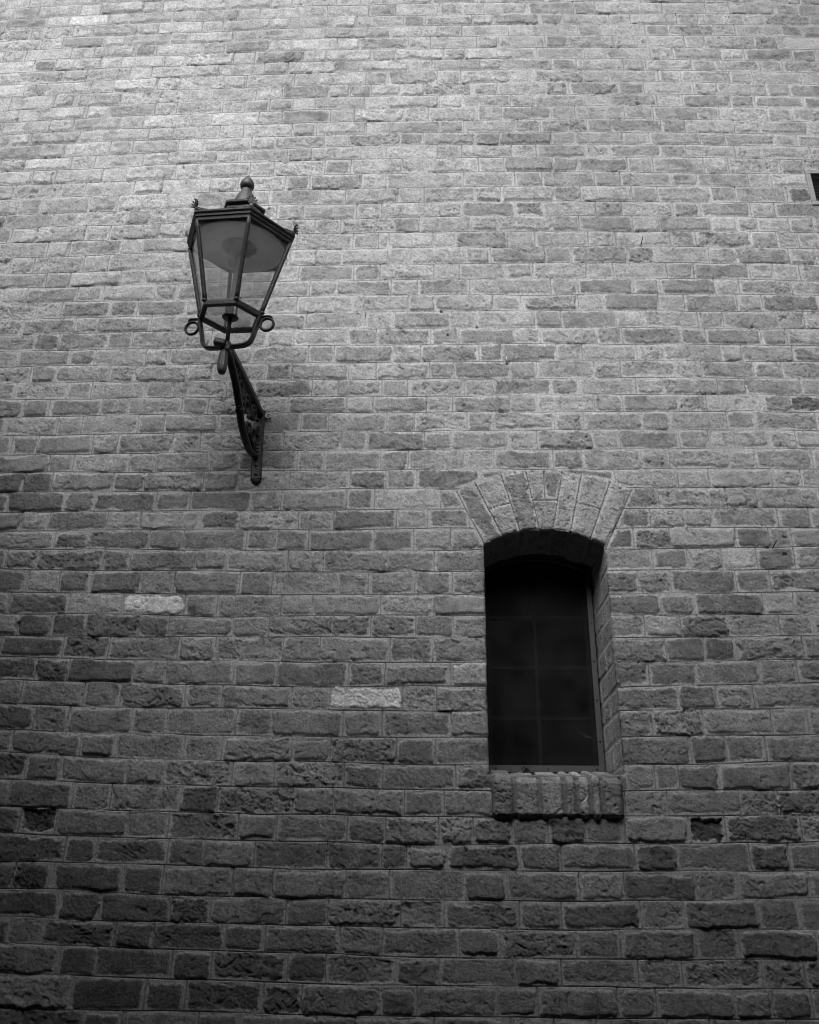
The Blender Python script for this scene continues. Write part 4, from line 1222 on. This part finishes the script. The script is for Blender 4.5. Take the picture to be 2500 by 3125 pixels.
hd.lathe([(0.0001, 0.268), (0.020, 0.266), (0.040, 0.272), (0.058, 0.284), (0.064, 0.291), (0.064, 0.2945), (0.0001, 0.2945)], 36)
hd.lathe([(0.0001, 0.252), (0.022, 0.252), (0.026, 0.262), (0.022, 0.272), (0.0001, 0.272)], 20)
hd.build("lamp_holder", M_DARK, head)
lm_ = MB()
lm_.lathe([(0.0001, 0.205), (0.010, 0.207), (0.019, 0.214), (0.024, 0.226), (0.0235, 0.238), (0.018, 0.250), (0.0001, 0.252)], 24, o=(-0.012, 0, 0))
lm_.build("lamp_bulb", M_BULB, head)
tb = MB()
tb.tube([(0, 0, 0.010), (0, 0, 0.255)], 0.0088, 16, ref=(1, 0, 0))
tb.tube([(0.0185, 0.006, 0.010), (0.0185, 0.006, 0.262)], 0.0042, 10, ref=(1, 0, 0))
tb.build("supply_tube", M_TUBE, head)
ds = MB()
ds.lathe([(0.0001, -0.0015), (0.0285, -0.0015), (0.0300, 0.0015), (0.0285, 0.0045), (0.0001, 0.0045)], 28)
ds.lathe([(0.0078, -0.118), (0.0078, -0.0015)], 14)
ds.lathe([(0.0105, -0.030), (0.0105, -0.020)], 14) if False else None
ds.build("spindle", M_IRON, head)

# cradle: one flat bar from corner to corner under the cage, curling into an eye at each end
ac = A0 + 2 * pi / 3; dc = Vector((cos(ac), sin(ac), 0)); dn_ = Vector((-sin(ac), cos(ac), 0))
def cp(r, h): return dc * r + Vector((0, 0, h))
cr = MB()
path = smooth_path([(0.1175, 0.000), (0.1095, -0.022), (0.1015, -0.052), (0.0955, -0.078), (0.0860, -0.100), (0.066, -0.1125), (0.036, -0.1165), (0.010, -0.118), (-0.010, -0.1185), (-0.040, -0.1205),
                    (-0.068, -0.1195), (-0.0835, -0.1130), (-0.0925, -0.098), (-0.0975, -0.078), (-0.1035, -0.052), (-0.1110, -0.022), (-0.1180, 0.000)], 6)
cr.strap([cp(r, h) for r, h in path], 0.0105, 0.027, dn_, 0.3)
for sg, cx, cz in ((1, 0.1425, -0.0335), (-1, -0.1420, -0.0365)):
    ring = []
    for k in range(27):
        a = R_(115 - k * 13.9 if sg > 0 else 65 + k * 13.9)
        ring.append(cp(cx + 0.0245 * cos(a), cz + 0.0245 * sin(a)))
    cr.strap(ring, 0.0090, 0.013, dn_, 0.35)
    lipp = smooth_path([(sg * 0.112, 0.002), (sg * 0.128, 0.003), (sg * 0.142, 0.0035), (sg * 0.155, 0.0005), (sg * 0.158, -0.006)], 5)
    cr.strap([cp(r, h - 0.004) for r, h in lipp], 0.006, 0.014, dn_, 0.35)
cr.build("cradle", M_IRON, head)

# ---- bracket: coordinates (s out from the wall, h above the arm's root), arm runs slightly to the left
BR = Matrix.Identity(4)
bdx = Vector((-0.075, -0.9972, 0)).normalized(); bsd = Vector((bdx.y, -bdx.x, 0)) * -1     # sideways (to the right)
if bsd.x < 0: bsd = -bsd
B0 = Vector((-0.738, 0, 3.661))
def bp(s, h, w_=0.0): return bdx * s + Vector((0, 0, h)) + bsd * w_      # local to the lantern empty
arm = MB()
arm.strap([bp(0.0, -0.014), bp(0.12, -0.014), bp(0.25, -0.016), bp(0.38, -0.020), bp(0.50, -0.026)], 0.034, 0.026, (0, 0, 1), 0.18)
# saddle under the cradle and nose
tipc = (LB + ax * -0.122) - B0
arm.box(tipc + Vector((0, 0, -0.008)), (0.036, 0.050, 0.030), bev=0.006)
arm.lathe([(0.0001, -0.020), (0.0145, -0.020), (0.0150, 0.0), (0.0125, 0.010), (0.0125, 0.016), (0.0001, 0.018)], 14, o=tipc + Vector((0, 0, 0.002)))
Mt = Matrix.Rotation(R_(14), 3, 'Y') @ Matrix.Rotation(R_(-8), 3, 'X')
arm.box(tipc + Vector((-0.017, -0.032, 0.000)), (0.042, 0.030, 0.026), Mt, bev=0.007)
arm.build("bracket_arm", M_IRON, lantern)
# acanthus boss hanging at the front
bo = MB()
prof_b = smooth_path([(0.0005, 0.050), (0.0075, 0.047), (0.0125, 0.036), (0.0150, 0.015), (0.0165, -0.008), (0.0168, -0.026), (0.0140, -0.042), (0.0085, -0.050), (0.0005, -0.053)], 4)
rings = []
cbo = tipc + Vector((-0.003, -0.014, -0.068))
for r, z in prof_b:
    rings.append([cbo + Vector((r * cos(a) * (1 + 0.08 * cos(7 * a)), r * 1.25 * sin(a) * (1 + 0.08 * cos(7 * a)), z)) for a in [2 * pi * i / 42 for i in range(42)]])
bo.grid(rings[::-1])
bo.build("acanthus_boss", M_DARK, lantern)
pl = MB()
pl.strap([bp(0.009, 0.002), bp(0.009, -0.05), bp(0.009, -0.20, .003), bp(0.009, -0.28, .008), bp(0.0095, -0.310, .010)], 0.043, 0.018, bdx, 0.3)
pl.blob(bp(0.009, -0.309, .010), (0.0208, 0.0085, 0.019))
pl.blob(bp(0.018, -0.290, .009), (0.008, 0.006, 0.008)); pl.blob(bp(0.018, -0.25, .006), (0.006, 0.005, 0.010))
for q in range(4): pl.blob(bp(0.019, -0.205 + q * 0.016, .003), (0.013, 0.004, 0.0045))
pl.build("wall_plate", M_IRON, lantern)
lug = MB()
c = Vector((-0.705, -0.010, 3.640)) - B0
ring = [c + Vector((0.0095 * cos(a), 0, 0.0095 * sin(a))) for a in [2 * pi * i / 18 for i in range(19)]]
lug.tube(ring, 0.0034, 8, ref=(0, 1, 0)); lug.box(c + Vector((-0.014, 0.002, 0.002)), (0.016, 0.010, 0.020), bev=0.003)
lug.build("fixing_lug", M_TUBE, lantern)
# curved lower member in two lengths and the scrolls that fill the bracket
lowm = MB()
low1 = smooth_path([(0.455, -0.040), (0.425, -0.052), (0.390, -0.068), (0.345, -0.092), (0.300, -0.127), (0.248, -0.164)], 6)
low2 = smooth_path([(0.266, -0.160), (0.238, -0.187), (0.205, -0.206), (0.165, -0.221), (0.125, -0.231), (0.085, -0.230), (0.045, -0.218), (0.006, -0.205)], 6)
lowm.strap([bp(s, h) for s, h in low1], 0.019, 0.027, bsd, 0.25)
lowm.strap([bp(s, h) for s, h in low2], 0.019, 0.027, bsd, 0.3)
lowm.tube([bp(0.266, -0.155, -0.014), bp(0.266, -0.155, 0.014)], 0.012, 12, ref=(0, 0, 1))
lowm.build("curved_brace", M_IRON, lantern)
def spiral(mb, s0, h0, r0, a0, turns, r=0.0058, dirn=1, grow=0.12, wth=0.019):
    pts = []
    N = int(26 * turns)
    for k in range(N + 1):
        q = k / 26 * 2 * pi; rr = r0 * math.exp(-grow * q)
        pts.append(bp(s0 + rr * cos(a0 + dirn * q), h0 + rr * sin(a0 + dirn * q)))
    mb.strap(pts, r * 1.7, wth, bsd, 0.35)
    mb.blob(pts[-1], (0.007, 0.009, 0.007))
scr = MB()
spiral(scr, 0.205, -0.095, 0.055, R_(200), 1.6, dirn=-1)
spiral(scr, 0.105, -0.070, 0.044, R_(-60), 1.5, dirn=1)
spiral(scr, 0.295, -0.070, 0.040, R_(150), 1.5, dirn=1)
spiral(scr, 0.095, -0.155, 0.040, R_(20), 1.4, dirn=-1)
spiral(scr, 0.045, -0.110, 0.026, R_(90), 1.3, dirn=1)
spiral(scr, 0.355, -0.048, 0.024, R_(200), 1.3, dirn=-1)
spiral(scr, 0.165, -0.165, 0.030, R_(120), 1.3, dirn=1)
spiral(scr, 0.255, -0.125, 0.026, R_(-30), 1.2, dirn=-1)
spiral(scr, 0.050, -0.180, 0.022, R_(240), 1.2, dirn=1)
for s_, h_, an, L in ((0.24, -0.14, 20, .028), (0.16, -0.175, 60, .028), (0.15, -0.11, -40, .025), (0.26, -0.045, 10, .026), (0.06, -0.185, 80, .022), (0.225, -0.06, 60, .020), (0.33, -0.09, 30, .024)):
    M = Matrix((bdx * cos(R_(an)) + Vector((0, 0, sin(R_(an)))), bsd, bdx * -sin(R_(an)) + Vector((0, 0, cos(R_(an)))))).transposed()
    scr.blob(bp(s_, h_), (L, 0.007, 0.008), M, 10, 6)
for s_, h_, r_ in ((0.400, -0.068, .011), (0.375, -0.060, .009), (0.430, -0.045, .010), (0.150, -0.232, .008), (0.045, -0.060, .010), (0.280, -0.150, .009), (0.335, -0.105, .008)):
    scr.blob(bp(s_, h_), (r_, r_ * 1.1, r_ * 0.8), None, 9, 6)
scr.build("scrollwork", M_IRON, lantern)

# ================================================================ small things on the wall
def loose(name, mb, mat, label, cat, loc=None):
    o = mb.build(name, mat); tag(o, label, cat); return o
wr = MB()
wr.tube([(0.262, 0.012, 3.895), (0.262, -0.008, 3.897), (0.2605, -0.014, 3.902), (0.2585, -0.016, 3.912), (0.2575, -0.014, 3.919)], 0.0019, 8, ref=(1, 0, 0), scale=[1, 1, 1, 1, .6])
loose("wire_hook", wr, M_WIRE, "small bright bent wire sticking out of a mortar joint above the window", "wire")
nl = MB()
nl.tube([(1.2125, 0.01, 3.063), (1.2120, -0.010, 3.063), (1.2145, -0.022, 3.069), (1.2205, -0.024, 3.078)], 0.0021, 8, ref=(1, 0, 0))
nl.blob((1.2215, -0.024, 3.0795), (0.0036, 0.0036, 0.003))
loose("bent_nail", nl, M_IRON, "dark bent nail in a mortar joint right of the window, near the right edge", "nail")
n2_ = MB()
n2_.tube([(0.866, 0.01, 4.518), (0.866, -0.012, 4.518), (0.868, -0.024, 4.527), (0.871, -0.026, 4.540)], 0.0020, 8, ref=(1, 0, 0))
loose("rusty_nail", n2_, M_IRON, "thin dark nail poking from the upper right of the wall, between lantern and vent", "nail")
# moss tuft on the sill
ms = MB(); r4 = np.random.default_rng(4)
for k in range(90):
    a = r4.uniform(0, 2 * pi); rr = abs(r4.normal(0, 0.008)); c = Vector((0.2905 + rr * cos(a) * 1.3, 0.216 + rr * sin(a) * .6, 2.283 + max(0, r4.normal(0.006, 0.006) - rr * .4)))
    M = Matrix.Rotation(r4.uniform(0, 6), 3, 'Z') @ Matrix.Rotation(r4.uniform(0, 3), 3, 'X')
    ms.blob(c, (0.0042, 0.0012, 0.0025), M, 6, 4)
for k in range(24):
    c = Vector((0.318 + r4.normal(0, .010), 0.205 + r4.normal(0, .004), 2.2735)); ms.blob(c, (0.004, 0.003, 0.002), None, 6, 4)
loose("moss_tuft", ms, M_MOSS, "small dark tuft of dry moss on the brick window sill", "moss")
# cobweb threads in the lower right corner of the window
cw = MB()
for a, b in [((0.49, 2.432), (0.535, 2.415)), ((0.50, 2.438), (0.535, 2.415)), ((0.505, 2.420), (0.535, 2.415)), ((0.535, 2.415), (0.552, 2.428)), ((0.535, 2.415), (0.548, 2.395)), ((0.515, 2.424), (0.522, 2.405))]:
    mid = ((a[0] + b[0]) / 2, (a[1] + b[1]) / 2 - 0.003)
    cw.tube([(a[0], 0.2425, a[1]), (mid[0], 0.2400, mid[1]), (b[0], 0.2425, b[1])], 0.00035, 5, ref=(0, 1, 0))
loose("cobweb", cw, M_WEB, "wisps of pale cobweb on the lower right of the window glass", "cobweb")

# ================================================================ ground, and unseen blocks added to shade the wall
gnd = MB(); gnd.add([(-60, -60, 0), (60, -60, 0), (60, 60, 0), (-60, 60, 0)], [(0, 1, 2, 3)], False)
tag(gnd.build("ground", M_STONE), kind='structure')
def shade_block(name, x0, x1, y0, y1, h, label, overhang=None):  # out-of-view block, added only for the shade it gives
    e = empty(name, ((x0 + x1) / 2, (y0 + y1) / 2, 0)); tag(e, label, "building")
    cx, cy = (x0 + x1) / 2, (y0 + y1) / 2
    wb = MB(); wb.box((0, 0, h / 2), (x1 - x0, y1 - y0, h)); wb.build("wall", M_REND, e)
    if overhang is not None:      # overhang added above the viewer to steepen the shading
        jb = MB(); jb.box((0, (y1 + overhang) / 2 - cy, (3.7 + h) / 2 - 0.002), (x1 - x0, overhang - y1, h - 3.7)); jb.build("shade_overhang", M_REND, e)
    rb = MB(); rb.box((0, 0, h + 0.06), (x1 - x0 + 0.04, y1 - y0 + 0.04, 0.12)); rb.build("shade_block_top", M_STONE, e)
    return e

shade_block("opposite_shade_block", TALL_X, 14, -8.0, OPP_Y, OPP_H, "unseen dark block behind the viewer, added to shade the wall", OVERHANG_Y)
shade_block("taller_shade_block", -14, TALL_X - 0.02, -8.0, OPP_Y, TALL_H, "taller dark house across the lane, behind the viewer and to the left", OVERHANG_Y)
shade_block("left_shade_block", -5.5, BLK_L_X, -BLK_L_LEN, -0.02, BLK_L_H, "low annexe standing out from the wall, left of the picture")
shade_block("right_shade_block", BLK_R_X, 7.0, -BLK_R_LEN, -0.02, 9.2, "tall wing standing out from the wall, right of the picture")
